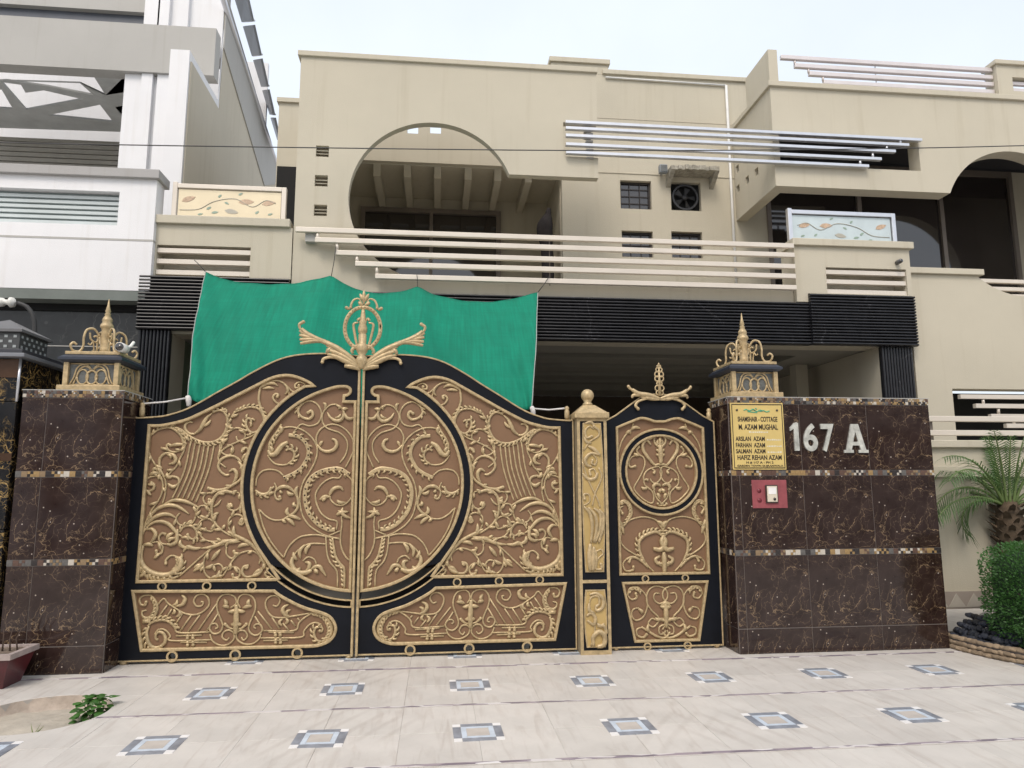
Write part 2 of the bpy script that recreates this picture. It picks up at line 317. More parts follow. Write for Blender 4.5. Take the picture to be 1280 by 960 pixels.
for i in range(q):
    for j in range(q): sf.append((i*(q+1)+j,(i+1)*(q+1)+j,(i+1)*(q+1)+j+1,i*(q+1)+j+1))
so_=MB().add(sv,sf,True).build('soil',SOIL); struct(so_)
so_.location.z=0
# ------------------------------------------------------------------ main house
H=thing('house','beige plastered two storey house with round arch openings above the gate','house',(2,5,0))
FY=2.0
RA=1.125; a0=math.degrees(math.asin(.42/RA))
# front arch screen wall
loop=[(-1.15,4.15),(-1.15,7.47),(2.97,7.47),(2.97,6.70),(2.48,6.70),(2.48,6.19),(2.97,6.19),(2.97,5.89)]+arc(.67,5.47,RA,a0,270,56)+[(5.73,5.47-RA),(5.73,4.15)]
vents=[]
for px,py in((403,189),(401.5,226),(400.5,263)):
    x,z=P(px,py,FY); vents.append((x,z))
hw,hh=.085,.08
aw=MB().plate(loop,[[(x-hw,z-hh),(x+hw,z-hh),(x+hw,z+hh),(x-hw,z+hh)] for x,z in vents],FY,FY+.12).build('arch_wall',BEIGE,H)
for x,z in vents:
    v=MB().box(x-hw,x+hw,FY+.10,FY+.119,z-hh,z+hh).build('vent',SIDEB,aw)
    for k in range(3): MB().add([(x-hw,FY+.02,z-hh+.045*k+.012),(x+hw,FY+.02,z-hh+.045*k+.012),(x+hw,FY+.09,z-hh+.045*k+.045),(x-hw,FY+.09,z-hh+.045*k+.045),(x-hw,FY+.025,z-hh+.045*k+.002),(x+hw,FY+.025,z-hh+.045*k+.002),(x+hw,FY+.095,z-hh+.045*k+.035),(x-hw,FY+.095,z-hh+.045*k+.035)],[(0,1,2,3),(7,6,5,4),(0,4,5,1),(2,6,7,3)]).build('vent_slat',BEIGE,aw)
box('coping',BEIGE,aw,-1.19,2.985,FY-.035,FY+.26,7.47,7.545,.008)
# returns of the arch wall to the house block behind
box('side_wall',BEIGE,H,-1.15,-.97,FY+.223,6.2,3.9,7.46)
BY=3.37
# rear block with veranda opening
holes=[[(-.9,4.3),(2.70,4.3),(2.70,6.66),(-.9,6.66)]]
W4=[((775,225),(815,262)),((838,227),(877,264)),((777,288),(817,322)),((839,289),(879,323))]
wins=[]
for (a,b_),(c,d) in W4:
    x0,z1=P(a,b_,BY); x1,z0=P(c,d,BY); wins.append((x0,x1,z0,z1))
holes+=[[(x0,z0),(x1,z0),(x1,z1),(x0,z1)] for x0,x1,z0,z1 in wins]
for px in(516,544.5):
    x,z=P(px,160.5,BY); d=.085; holes.append([(x-d,z-.085),(x+d,z-.085),(x+d,z+.06),(x-d,z+.06)])
bw=MB().plate([(-.97,3.9),(6.10,3.9),(6.10,8.33),(-.97,8.33)],holes,BY,BY+.09).build('rear_wall',BEIGE,H)
box('coping',BEIGE,bw,3.40,5.98,BY-.04,BY+.24,8.33,8.41,.008)
box('parapet_step',BEIGE,H,2.55,3.50,BY-.002,BY+.22,8.331,8.50); box('coping',BEIGE,H,2.52,3.53,BY-.04,BY+.26,8.50,8.585,.008)
box('groove_shadow_strip',SIDEB,bw,3.0,6.0,BY-.006,BY+.01,7.56,7.575); box('plaster_band',BEIGE,bw,2.72,6.05,BY-.012,BY+.01,6.62,6.635)
# white conduit
pi=MB().tube([(5.50,BY-.03,8.24),(5.50,BY-.03,4.4)],.022,8).build('conduit',mat('white_pvc',(.70,.70,.68),.4),bw)
MB().tube([(3.45,BY-.025,8.27),(5.50,BY-.025,8.25)],.016,6).build('conduit',MATS['white_pvc'],bw)
for i,(x0,x1,z0,z1) in enumerate(wins):
    if i==1: continue
    wn=box('window',GLASS,H,x0-.04,x1+.04,BY+.10,BY+.12,z0-.04,z1+.06)
    for nm,q in(('window_frame',[(x0,x0+.03,z0,z1),(x1-.03,x1,z0,z1),(x0+.03,x1-.03,z1-.03,z1),(x0+.03,x1-.03,z0,z0+.03)]),):
        for (a,b_,c,d) in q: box(nm,ALU,wn,a,b_,BY+.07,BY+.098,c,d)
    for k in(1,2): box('glazing_bar',ALU,wn,x0+(x1-x0)*k/3-.006,x0+(x1-x0)*k/3+.006,BY+.08,BY+.098,z0+.03,z1-.03)
    for k in(1,2,3): box('glazing_bar',ALU,wn,x0+.03,x1-.03,BY+.075,BY+.085,z0+(z1-z0)*k/4-.005,z0+(z1-z0)*k/4+.005)
# exhaust fan in its square opening
x0,x1,z0,z1=wins[1]; cx,cz=(x0+x1)/2,(z0+z1)/2
fan=thing('exhaust_fan','round metal exhaust fan set in a square opening under a rough concrete hood','exhaust fan',(cx,BY+.1,z0))
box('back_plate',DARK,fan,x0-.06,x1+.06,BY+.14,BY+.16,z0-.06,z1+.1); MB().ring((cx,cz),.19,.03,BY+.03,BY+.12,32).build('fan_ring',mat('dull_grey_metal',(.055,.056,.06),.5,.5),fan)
for k in range(5):
    a=2*math.pi*k/5; pts=[]
    for rr,da,yy in((.035,0,.06),(.17,-.28,.05),(.185,.25,.09),(.05,.55,.09)): pts.append((cx+rr*math.cos(a+da),BY+yy,cz+rr*math.sin(a+da)))
    MB().add(pts+[(x,y+.004,z) for x,y,z in pts],[(0,1,2,3),(7,6,5,4),(0,4,5,1),(1,5,6,2),(2,6,7,3),(3,7,4,0)]).build('fan_blade',MATS['dull_grey_metal'],fan)
MB().tube([(cx,BY+.03,cz),(cx,BY+.12,cz)],.045,14).build('hub',MATS['dull_grey_metal'],fan)
# rough hood above the fan
hx0,hz1=P(838,207,BY-.25); hx1,_=P(898,207,BY-.25)
ROCK=mat('rough_cement',(.33,.31,.26),.95,0,.35,12,1,30)
hd=MB(); nx=14
for i in range(nx): 
    xa=hx0+(hx1-hx0)*i/nx; xb=hx0+(hx1-hx0)*(i+1)/nx; dz=random.uniform(-.012,.012)
    hd.box(xa,xb,BY-.30+random.uniform(-.015,.015),BY-.001,hz1-.075+dz*.3,hz1+dz,.006)
for xx in(hx0,hx1-.07): hd.add([(xx,BY-.28,hz1-.076),(xx+.07,BY-.28,hz1-.076),(xx+.07,BY,hz1-.076),(xx,BY,hz1-.076),(xx,BY,hz1-.26),(xx+.07,BY,hz1-.26)],[(0,1,2,3),(0,3,4),(1,5,2),(0,4,5,1),(3,2,5,4)])
hd.build('fan_hood',ROCK,H)
# security light on the wall beside the hood
lx,lz=P(828,214,BY-.1)
fl=thing('wall_lamp','small grey floodlight on the wall left of the concrete hood','lamp',(lx,BY,lz))
box('bracket',SILV,fl,lx-.02,lx+.02,BY-.10,BY,lz-.03,lz+.01); box('housing',mat('grey_lamp_housing',(.22,.24,.26),.5),fl,lx-.07,lx+.06,BY-.19,BY-.10,lz-.06,lz+.08,.012); box('lens',LGLASS,fl,lx-.055,lx+.045,BY-.197,BY-.191,lz-.045,lz+.06)
# veranda behind the arch
box('veranda_back_wall',BEIGE,H,-.97,2.9,4.9,5.0,3.9,6.9); box('veranda_side_wall',BEIGE,H,2.70,2.9,BY+.2,4.897,3.9,6.7)
box('veranda_ceiling',BEIGE,H,-.967,2.897,BY+.203,4.897,6.70,6.8); box('balcony_floor',SIDEB,H,-.967,6.0,FY+.223,4.897,3.85,3.95)
for px0 in(471,509,547,585,622,660):
    x,_=P(px0,200,BY+.2); bm_=box('ceiling_beam',BEIGE,H,x-.05,x+.06,BY+.205,4.896,6.50,6.699)
dx0,dz1=P(455,264,4.88); dx1,_=P(622,268,4.88)
dr=box('sliding_door',GLASS,H,dx0,dx1,4.86,4.88,3.95,dz1)
for (a,b_,c,d) in((dx0-.05,dx0+.03,3.95,dz1+.06),(dx1-.03,dx1+.05,3.95,dz1+.06),(dx0+.03,dx1-.03,dz1-.02,dz1+.06),((dx0+dx1)/2-.03,(dx0+dx1)/2+.03,3.95,dz1-.02)): box('door_frame',BRONZ,dr,a,b_,4.80,4.857,c,d)
# rolled dark awning cloth hung beside the veranda edge
ax,az=P(684,262,3.6); n=thing('hanging_cloth','dark bundled cloth hanging against the inner veranda wall behind the rails','cloth',(ax,3.6,4.0))
k=MB(); k.tube(crv([(ax+.03,3.6,az+.02),(ax+.01,3.6,az-.1),(ax-.05,3.58,az-.35),(ax-.02,3.6,az-.6),(ax,3.6,az-1.0),(ax-.01,3.6,4.0)],5),[.03,.04,.04,.05,.05,.06,.08,.1,.12,.13,.13,.13,.13,.12,.11,.10,.10,.10,.1,.1,.1,.1,.1,.1,.1,.1],9); k.build('cloth_bundle',mat('black_brown_cloth',(.025,.02,.02),.9,0,.3,9,.6,20),n)
# balcony guard rails in front of the arch
for px,py,zr in((369.5,288,4.955),(394,301,4.82),(419,317,4.655),(444,330,4.505),(469,345,4.335)):
    x,z=P(px,py,1.86); z=(z+zr)/2; b_=MB().box(x,5.70,1.84,1.90,z-.033,z+.033,.006).build('guard_rail',RAIL,H)
    if py<340:
        MB().tube([(x+.28,1.875,z-.03),(x+.28,1.875,z-.13)],.022,8).build('rail_stud',RAIL,b_)
rx,_=P(687,320,1.93); MB().tube([(rx,1.935,4.3),(rx,1.935,5.0)],.008,6).build('rail_post',BRONZ,H)
box('rail_bracket',GREYP,H,-.98,-.84,1.90,FY-.002,4.80,4.92)
# low parapet band behind lowest rail
# right block with slot
k=MB().plate([(5.735,4.16),(5.90,4.16),(5.90,4.28),(7.47,4.28),(7.47,4.97),(5.735,4.97)],[[(6.19,4.29),(7.40,4.29),(7.40,4.67),(6.19,4.67)]],FY-.08,FY+.30).build('balcony_block',BEIGE,H)
box('coping',BEIGE,k,5.70,7.52,FY-.13,FY+.36,4.97,5.07,.008)
for z in(4.61,4.47,4.325): box('slot_bar',RAIL,k,6.193,7.397,FY-.06,FY-.0,z-.03,z+.03)
box('slot_back',SIDEB,k,6.193,7.397,FY+.2,FY+.22,4.293,4.667)
# left block with slot
kl=MB().plate([(-2.9,4.30),(-1.16,4.30),(-1.16,5.0),(-2.9,5.0)],[[(-2.85,4.31),(-1.68,4.31),(-1.68,4.72),(-2.85,4.72)]],FY-.02,FY+.30).build('balcony_block',BEIGE,H)
box('coping',BEIGE,kl,-2.9,-1.19,FY-.07,FY+.36,5.0,5.11,.008)
for z in(4.655,4.51,4.365): box('slot_bar',RAIL,kl,-2.847,-1.683,FY-.0,FY+.06,z-.03,z+.03)
box('slot_back',SIDEB,kl,-2.847,-1.683,FY+.24,FY+.26,4.313,4.717)
# glass panels on the blocks
FROST=mat('frosted_glass_pale_blue',(.50,.58,.60),.18,0,.08,4,spec=.6); FROSTL=mat('frosted_glass_sunset_tint',(.66,.56,.38),.04,.5,.06,4,spec=.8)  # left glass: warm sunset reflection put into its amber metallic tint
LEAFM=mat('etched_leaf_rust',(.50,.36,.25),.5,0,.3,30); LEAFG=mat('etched_leaf_green',(.27,.36,.29),.5); STEMM=mat('etched_stem',(.40,.38,.32),.5)
def glass_panel(x0,x1,z0,z1,y,g,fr,flip):
    p=box('glass_panel',g,H,x0+.07,x1-.07,y,y+.012,z0+.02,z1-.07)
    MB().box(x0,x0+.06,y-.03,y+.04,z0,z1+.02,.006).build('rail_post',fr,p); MB().box(x1-.06,x1,y-.03,y+.04,z0,z1,.006).build('rail_post',fr,p)
    MB().box(x0+.06,x1-.06,y-.03,y+.04,z1-.06,z1,.006).build('hand_rail',fr,p)
    w_=x1-x0-.14; h_=z1-z0-.09; X=lambda u:(x1-.07-u*w_) if flip else (x0+.07+u*w_); Z=lambda v:z0+.02+v*h_
    MB().tube([(q.x,y-.004,q.y) for q in crv([(X(.02),Z(.25)),(X(.2),Z(.3)),(X(.35),Z(.6)),(X(.55),Z(.72)),(X(.72),Z(.45)),(X(.85),Z(.7)),(X(.95),Z(.6))],6)],.005,5).build('etched_stem',STEMM,p)
    for u,v,s,a,mm in((.1,.65,.095,.5,LEAFM),(.66,.62,.10,.1,LEAFM),(.88,.6,.09,.3,LEAFM),(.52,.25,.09,-.2,STEMM),(.3,.35,.04,.8,LEAFG),(.4,.8,.035,1,LEAFG),(.47,.55,.035,-.6,LEAFG),(.22,.12,.035,.3,LEAFG),(.77,.25,.035,.9,LEAFG),(.36,.2,.045,.3,LEAFG),(.6,.9,.035,.7,LEAFG),(.9,.2,.035,.5,LEAFG)):
        pts=[(-1,0),(-.5,.45),(.1,.5),(.6,.3),(1,0),(.6,-.3),(.1,-.42),(-.5,-.4)]; ca,sa=math.cos(a),math.sin(a)
        MB().plate([(X(u)+s*(q*ca-r*sa),Z(v)+s*.75*(q*sa+r*ca)) for q,r in pts],[],y-.005,y-.001).build('etched_leaf',mm,p)
    return p
glass_panel(5.735,7.38,5.07,5.55,FY+.05,FROST,SILV,True)
glass_panel(-2.72,-1.27,5.11,5.58,FY+.05,FROSTL,RAIL,False)
# fluted black cladding of the carport beam
def flutes(name,a0_,a1_,n,depth,along,x0,x1,y,parent):
    """half round ribs; along='x' horizontal ribs between z a0..a1, else vertical ribs between x"""
    m=MB(); prof=[]; st=(a1_-a0_)/n
    for i in range(n):
        for k in range(7):
            t=k/6; prof.append((a0_+st*(i+t),-depth*math.sin(math.pi*t)**.5 if 0<t<1 else .006))
    V=[];Fc=[]
    for u in(x0,x1):
        for p_,d in prof: V.append((u,y+d,p_) if along=='x' else (p_,y+d,u))
    N=len(prof)
    for i in range(N-1): Fc.append((i,i+1,N+i+1,N+i))
    V+=[(x0,y+.05,a0_),(x0,y+.05,a1_)] if along=='x' else [(a0_,y+.05,x0),(a1_,y+.05,x0)]
    V+=[(x1,y+.05,a0_),(x1,y+.05,a1_)] if along=='x' else [(a0_,y+.05,x1),(a1_,y+.05,x1)]
    Fc+=[tuple(range(N))+(2*N+1,2*N),tuple(range(2*N-1,N-1,-1))+(2*N+2,2*N+3),(0,N,2*N+2,2*N),(N-1,2*N+1,2*N+3,2*N-1)]
    o=m.add(V,Fc).build(name,BLKST,parent); return o
flutes('fluted_cladding',3.545,4.152,14,.040,'x',-1.16,5.90,FY-.06,H)
flutes('fluted_cladding',3.545,4.27,17,.040,'x',5.902,7.46,FY-.10,H); flutes('fluted_cladding',3.59,4.295,16,.040,'x',-3.0,-1.162,FY-.07,H)
box('carport_beam',BEIGE,H,-2.98,7.44,FY-.005,FY+.35,3.56,4.14)
flutes('fluted_column',6.95,7.42,11,.024,'z',0,3.543,FY-.03,H); box('column_core',BEIGE,H,6.955,7.40,FY+.022,FY+.5,0,3.555)
flutes('fluted_column',-2.99,-2.60,9,.024,'z',0,3.588,FY-.03,H); box('column_core',SIDEB,H,-2.985,-2.605,FY+.022,FY+.5,0,3.585)
# carport interior; ceiling colour darkened to hold the shade of the deep porch
CEIL=mat('carport_ceiling_shaded',(.27,.26,.225),.75,0,.05,2)
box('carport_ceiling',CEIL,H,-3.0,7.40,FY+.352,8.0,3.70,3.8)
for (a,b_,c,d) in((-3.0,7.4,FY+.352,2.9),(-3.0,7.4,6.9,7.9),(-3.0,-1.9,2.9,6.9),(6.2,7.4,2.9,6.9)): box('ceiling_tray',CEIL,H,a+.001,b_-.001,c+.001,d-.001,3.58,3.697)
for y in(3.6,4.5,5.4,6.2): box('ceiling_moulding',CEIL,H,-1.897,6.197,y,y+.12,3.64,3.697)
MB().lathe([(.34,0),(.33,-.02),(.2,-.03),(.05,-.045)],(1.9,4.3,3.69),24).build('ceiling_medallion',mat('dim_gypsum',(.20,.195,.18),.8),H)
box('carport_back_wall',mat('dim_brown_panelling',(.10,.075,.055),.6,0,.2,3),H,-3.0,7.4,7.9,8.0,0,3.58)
for x in(.3,2.2,4.1): 
    d_=box('door',mat('dark_wood_door',(.05,.028,.016),.4,0,.3,4),H,x,x+1.1,7.84,7.897,0,2.5); box('door_panel',MATS['dark_wood_door'],d_,x+.15,x+.95,7.825,7.838,.3,1.1); box('door_panel',MATS['dark_wood_door'],d_,x+.15,x+.95,7.825,7.838,1.3,2.3)
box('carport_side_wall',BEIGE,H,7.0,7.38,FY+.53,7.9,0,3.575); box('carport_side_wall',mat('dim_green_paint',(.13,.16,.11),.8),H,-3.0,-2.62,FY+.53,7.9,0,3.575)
box('porch_pillar',BEIGE,H,6.55,6.75,FY+1.6,FY+1.8,0,3.575)
# left rear part seen in the gap
box('rear_side_wall',BEIGE,H,-1.74,-1.152,3.4,3.6,3.9,7.56); box('coping',BEIGE,H,-1.77,-1.152,3.36,3.64,7.56,7.63)
box('dark_opening',MATS['darkened_ceiling'] if 'darkened_ceiling' in MATS else DARK,H,-1.72,-1.152,3.37,3.397,4.6,6.50); box('balcony_floor',SIDEB,H,-2.9,-1.16,FY+.3,4.5,4.1,4.2)
# right wing
ex=12.6
wl=[(5.57,7.42),(5.57,5.89)]+arc(9.31,5.47,RA,180-a0,-132,60)+[(7.47,5.47+RA*math.sin(R(-132))),(7.47,2.2),(ex,2.2),(ex,7.42)]
slot=[P(px,py,FY) for px,py in((1190,485),(1190,549))]
nx0,nx1,nz0,nz1=5.66,7.83,6.215,6.70
sx0=8.0
wg=MB().plate(wl,[[(nx0,nz0),(nx1,nz0),(nx1,nz1),(nx0,nz1)],[(sx0,2.23),(11.5,2.23),(11.5,2.97),(sx0,2.97)]],FY,FY+.24).build('wing_wall',BEIGE,H)
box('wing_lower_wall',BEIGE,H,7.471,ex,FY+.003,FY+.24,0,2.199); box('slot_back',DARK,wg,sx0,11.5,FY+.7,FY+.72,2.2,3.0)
for k_,z in enumerate((2.86,2.73,2.585,2.45)):
    b_=box('slot_bar',RAIL,wg,8.12+.22*k_,11.49,FY+.0,FY+.06,z-.03,z+.03)
    if k_<3: MB().tube([(8.12+.22*k_+.36,FY+.03,z-.03),(8.12+.22*k_+.36,FY+.03,z-.11)],.02,8).build('rail_stud',RAIL,b_)
box('coping',BEIGE,wg,5.53,ex,FY-.045,FY+.28,7.42,7.50,.008); box('coping',BEIGE,wg,7.472,8.64,FY-.05,FY+.28,5.472+RA*math.sin(R(-132)),5.56+RA*math.sin(R(-132)),.008)
# side of the wing with square holes
sq=[]
for px,py in((922.5,236),(934,225),(945.5,215),(921.5,211)):
    p=PX(px,py,5.57); sq.append((p.y,p.z))
ws=MB().platex([(FY+.243,5.89),(BY,5.89),(BY,7.42),(FY+.243,7.42)],[[(y-.06,z-.06),(y+.06,z-.06),(y+.06,z+.06),(y-.06,z+.06)] for y,z in sq if FY+.32<y<BY-.07],5.57,5.75).build('wing_side_wall',BEIGE,H)
box('hole_back',SIDEB,ws,5.70,5.71,FY+.25,BY-.01,5.9,6.7)
box('coping',BEIGE,ws,5.53,5.8,FY+.283,BY-.045,7.42,7.50,.008)
box('wing_soffit',mat('darkened_ceiling',(.035,.035,.04),.6),H,5.752,ex,FY+.243,BY+.3,7.0,7.1); box('balcony_floor',SIDEB,H,6.0,ex,FY+.243,BY+.3,3.85,3.95)  # darkness of the recess behind the notch put into this near-black ceiling colour
# wing glazing
gz=box('glazing',GLASS,H,6.10,10.55,BY+.03,BY+.05,3.95,6.95)
for x in(6.13,7.715,9.185,10.5): box('mullion',BRONZ,gz,x-.035,x+.035,BY-.02,BY+.028,3.95,6.95)
box('transom',BRONZ,gz,6.165,10.47,BY-.015,BY+.028,6.85,6.95)
box('wing_lintel',MATS['darkened_ceiling'],H,5.76,ex,BY-.001,BY+.2,6.951,6.999); box('wing_rear_wall',BEIGE,H,10.55,ex,BY,BY+.2,3.9,7.0)
for k_,z in enumerate((4.66,4.54,4.43,4.32)): MB().box(8.55+.12*k_,ex,FY+.29,FY+.35,z-.03,z+.03,.006).build('guard_rail',RAIL,H)
# inclined fin on the roof and roof railings
MB().platex([(2.0,7.50),(2.0,8.02),(2.08,8.02),(2.78,8.02),(2.78,7.50)],[],5.57,5.71).build('roof_fin',BEIGE,H)
for px,py,z in((975.7,66,7.975),(993,77.5,7.85),(1011,87,7.735),(1029,97.5,7.61)):
    x,_=P(px,py,2.1); b_=MB().box(x,9.24,2.08,2.14,z-.032,z+.032,.006).build('roof_rail',PINK,H)
    MB().tube([(x+.22,2.11,z-.03),(x+.22,2.11,z-.10)],.018,8).build('rail_stud',PINK,b_)
for x in(7.35,9.16): MB().tube([(x,2.15,7.5),(x,2.15,7.99)],.009,6).build('rail_post',SILV,H)
rb=MB().plate([(9.25,7.502),(ex,7.502),(ex,8.02),(9.25,8.02)],[[(9.5,7.6),(ex-.3,7.6),(ex-.3,7.83),(9.5,7.83)]],2.02,2.24).build('roof_block',BEIGE,H)
box('coping',BEIGE,rb,9.21,ex,1.98,2.28,8.02,8.09,.008); 
for z in(7.66,7.77): box('slot_bar',PINK,rb,9.503,ex-.31,2.08,2.13,z-.025,z+.025)
# long pergola bars spanning the two notches
for (xe,z) in((7.834,6.665),(7.62,6.575),(7.40,6.465),(7.17,6.335),(6.965,6.215)):
    b_=MB().box(2.50,xe,1.955 if 0 else FY-.09,FY-.03,z-.022,z+.022,.004).build('pergola_bar',SILV,H)
    if z<6.64: MB().tube([(xe-.12,FY-.06,z+.02),(xe-.12,FY-.06,z+.09)],.018,8).build('bar_stud',SILV,b_)
    box('bar_bracket',GREYP,b_,2.80,2.90,FY-.03,FY-.004 if z>6.7 or z<6.19 else FY+.15,z-.05,z-.03)
# tiny camera on right block
def bullet_camera(label,x,y,z,s=1.0,col=(.7,.7,.7)):
    t=thing('security_camera',label,'security camera',(x,y,z)); wm=mat('camera_housing_%d'%int(col[0]*10),col,.4)
    MB().tube([(x,y,z),(x,y-.10*s,z)],.035*s,14).build('housing',wm,t); MB().tube([(x,y-.1005*s,z),(x,y-.108*s,z)],.03*s,14).build('lens',GLASS,t)
    MB().tube([(x,y+.0,z+.01),(x+.02*s,y+.04*s,z+.03*s),(x+.03*s,y+.07*s,z+.07*s)],.012*s,8).build('bracket',wm,t); return t
cx_,cz_=P(1124,327,FY-.14); bullet_camera('tiny dark security camera on the corner below the right glass panel',cx_,FY-.09,cz_,.9,(.10,.10,.10))
# ------------------------------------------------------------------ white neighbour house
N=thing('neighbour_house','white and grey modern house on the left with louvred band and roof slab','house',(-6,5,0))
LW=-9.0
ny=1.9; xr=-2.87
z_=lambda px,py,Y:P(px,py,Y)[1]
fw=MB().plate([(LW,4.08),(xr,4.08),(xr,5.56),(LW,5.56)],[[(LW+.3,4.93),(-3.32,4.93),(-3.32,5.38),(LW+.3,5.38)]],ny,ny+.25).build('balcony_front',WHITE,N)
box('groove',GREYP,fw,LW,xr+.004,ny-.004,ny+.2,4.73,4.755); box('weathered_coping',stucco('weathered_cement',(.39,.38,.37),.6),fw,LW,xr+.04,ny-.06,ny+.32,5.56,5.68,.008)
lg=box('louvre_glass',mat('green_grey_glass',(.28,.33,.33),.25,0,.15,2),N,LW+.3,-3.32,ny+.12,ny+.14,4.93,5.38)
for k_ in range(6): box('glass_louvre',mat('frosted_strip',(.52,.57,.57),.35,0,.1,2),lg,LW+.3,-3.34-.02*(k_%2),ny+.085,ny+.118,4.96+.068*k_,5.0+.068*k_)
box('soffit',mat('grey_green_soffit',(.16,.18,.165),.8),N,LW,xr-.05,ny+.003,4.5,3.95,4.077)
bm_=box('stone_wall',marble('grey_black_marble',(.010,.0115,.012),(.09,.09,.085),1.2,.3,.014,(.06,.06,.06),.5,(.022,.025,.026)),N,LW,-3.02,2.16,2.3,0,3.95)
for z in(3.4,2.75): box('stone_joint',GREYP,bm_,LW,-3.02,2.154,2.159,z,z+.012)
box('dark_band',DARK,bm_,LW,-3.03,2.12,2.159,3.86,3.94)
# balcony rear with louvres and lattice soffit
by=4.1
box('roof_slab',GREYP,N,LW,-2.95,by-.1,by+2.0,P(0,95,by-.1)[1],P(0,17,by-.1)[1]) if 0 else None
zs1=P(150,28,by-.1)[1]; zs0=P(150,88,by-.1)[1]
xsr=P(269,60,by-.1)[0]
sl=MB().plate([(LW,zs0),(xsr,zs0),(xsr,zs1),(LW,zs1)],[],by-.1,by+.15).build('roof_slab',GREYP,N)
# lattice: openings in the soffit behind the slab front, white light shaft above
zl=zs0+.12
OUT=[]
def gpx(px,py,z): d=ray(px,py); t=(z-CAM.z)/d.z; return (CAM.x+d.x*t,CAM.y+d.y*t)
cells=[[(0,101),(100,104),(117,119),(60,108),(8,100.5)],[(118,97),(158,97),(158,115),(132,119)],[(3,103),(26,106),(32,116),(55,113),(103,124),(33,137)],[(-15,112),(2,112),(16,136),(-15,134)],[(60,144),(125,131),(141,152)],[(144,134),(158,131),(158,150)]]
hl=[]
for c in cells: hl.append([gpx(x,y,zl) for x,y in c])
outer=[gpx(-60,89.5,zl),gpx(158,93,zl),gpx(156,165,zl),gpx(-60,158,zl)]
lat=MB().platez(outer,[h for h in hl if True],zl,zl+.03).build('soffit_lattice',mat('grey_lattice',(.50,.51,.50),.8),N)
box('light_shaft',WHITE,N,LW+.5,-3.0,by+3.5,by+3.6,zl-.2,zl+2.4)
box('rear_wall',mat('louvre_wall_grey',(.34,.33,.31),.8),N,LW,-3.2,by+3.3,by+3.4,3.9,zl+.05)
ybk=by+2.2
for k_ in range(7):
    z=P(70,176+6.2*k_,ybk)[1]; box('louvre_slat',mat('louvre_slat_paint',(.34,.32,.28),.7),N,LW,P(150,190,ybk)[0],ybk,ybk+.06,z-.035,z+.035)
# columns and fin
zc0=5.68
def col(px0,px1,Y,ztop,m,d=.5,nm='column'):
    x0=P(px0,160,Y)[0]; x1=P(px1,160,Y)[0]; return box(nm,m,N,x0,x1,Y,Y+d,4.1,ztop)
col(151,172,by-.02,zs0-.003,WHITE); col(172,186,by-.06,zs0-.003,WHITE); col(186,192,by+.03,zs0-.003,WHITE); col(192,216,by-.05,zs0-.003,WHITE)
fy=2.92
x0=P(207,150,fy)[0]
fn=MB().box(x0,-2.95,fy,4.35,4.1,8.05).build('fin',WHITE,N); 
box('fin_cheek',SIDEB,N,-2.949,-2.93,fy+.05,7.5,4.1,7.90)
# upper storey
box('upper_wall',WHITE,N,-4.25,-2.96,by+.25,by+.6,zs1-.3,zs1+2.6); box('upper_wall',mat('dark_strip_window',(.09,.10,.12),.3),N,LW,-4.26,by+.6,by+.7,zs1-.3,zs1+.62); box('upper_fascia',GREYP,N,LW,-4.26,by+.5,by+.8,zs1+.62,zs1+2.5)
for px in(186,198,222): 
    x=P(px,20,by+.2)[0]; box('upper_flute',WHITE,N,x,x+.18,by+.17,by+.249,zs1+.003,zs1+2.5)
# sloping side parapet with grey band, at the boundary
A=[PX(282,15,-2.94),PX(353,229,-2.94),PX(368,264,-2.94)]; B=[PX(279,60,-2.94),PX(330,232,-2.94)]
q=MB().platex([(A[0].y,A[0].z),(A[1].y,A[1].z),(A[1].y,5.0),(A[0].y,5.0)],[],-2.958,-2.945).build('side_wall',SIDEB,N)
q=MB().platex([(A[0].y,A[0].z+.3),(A[1].y,A[1].z),(B[1].y,B[1].z),(B[0].y,B[0].z)],[],-2.944,-2.925).build('side_band',GREYP,N)
MB().tube([A[0]+Vector((0.03,-.4,.09)),A[1],A[2]],.05,6).build('side_rail',SILV,N)
MB().platex([(A[0].y,9.4),(B[0].y,B[0].z),(B[0].y-.05,7.9),(A[0].y-.1,7.9)],[],-2.957,-2.943).build('side_wall_edge',WHITE,N)
# solar panels along the roof edge
SOL=mat('solar_panel_back',(.22,.235,.26),.5,0,.1,3)
def lerp(a,b,t): return a+(b-a)*t
e0=PX(291,-18,-2.98); e1=PX(349,176,-2.98); f0=PX(308,-18,-2.6); f1=PX(351,112,-2.6)
grp=None
for k_ in range(5):
    t0,t1=k_/5+.012,(k_+1)/5-.012
    qa=[lerp(e0,e1,t0),lerp(e0,e1,t1),lerp(f0,PX(352,178,-2.6),t1),lerp(f0,PX(352,178,-2.6),t0)]
    nn_=(qa[1]-qa[0]).cross(qa[2]-qa[0]).normalized()*.04
    s_=MB().add(qa+[v+nn_ for v in qa],[(0,1,2,3),(7,6,5,4),(0,4,5,1),(1,5,6,2),(2,6,7,3),(3,7,4,0)]).build('solar_panel',SOL,N)
    MB().tube([qa[1],qa[2]],.02,6).build('panel_frame',SILV,s_)
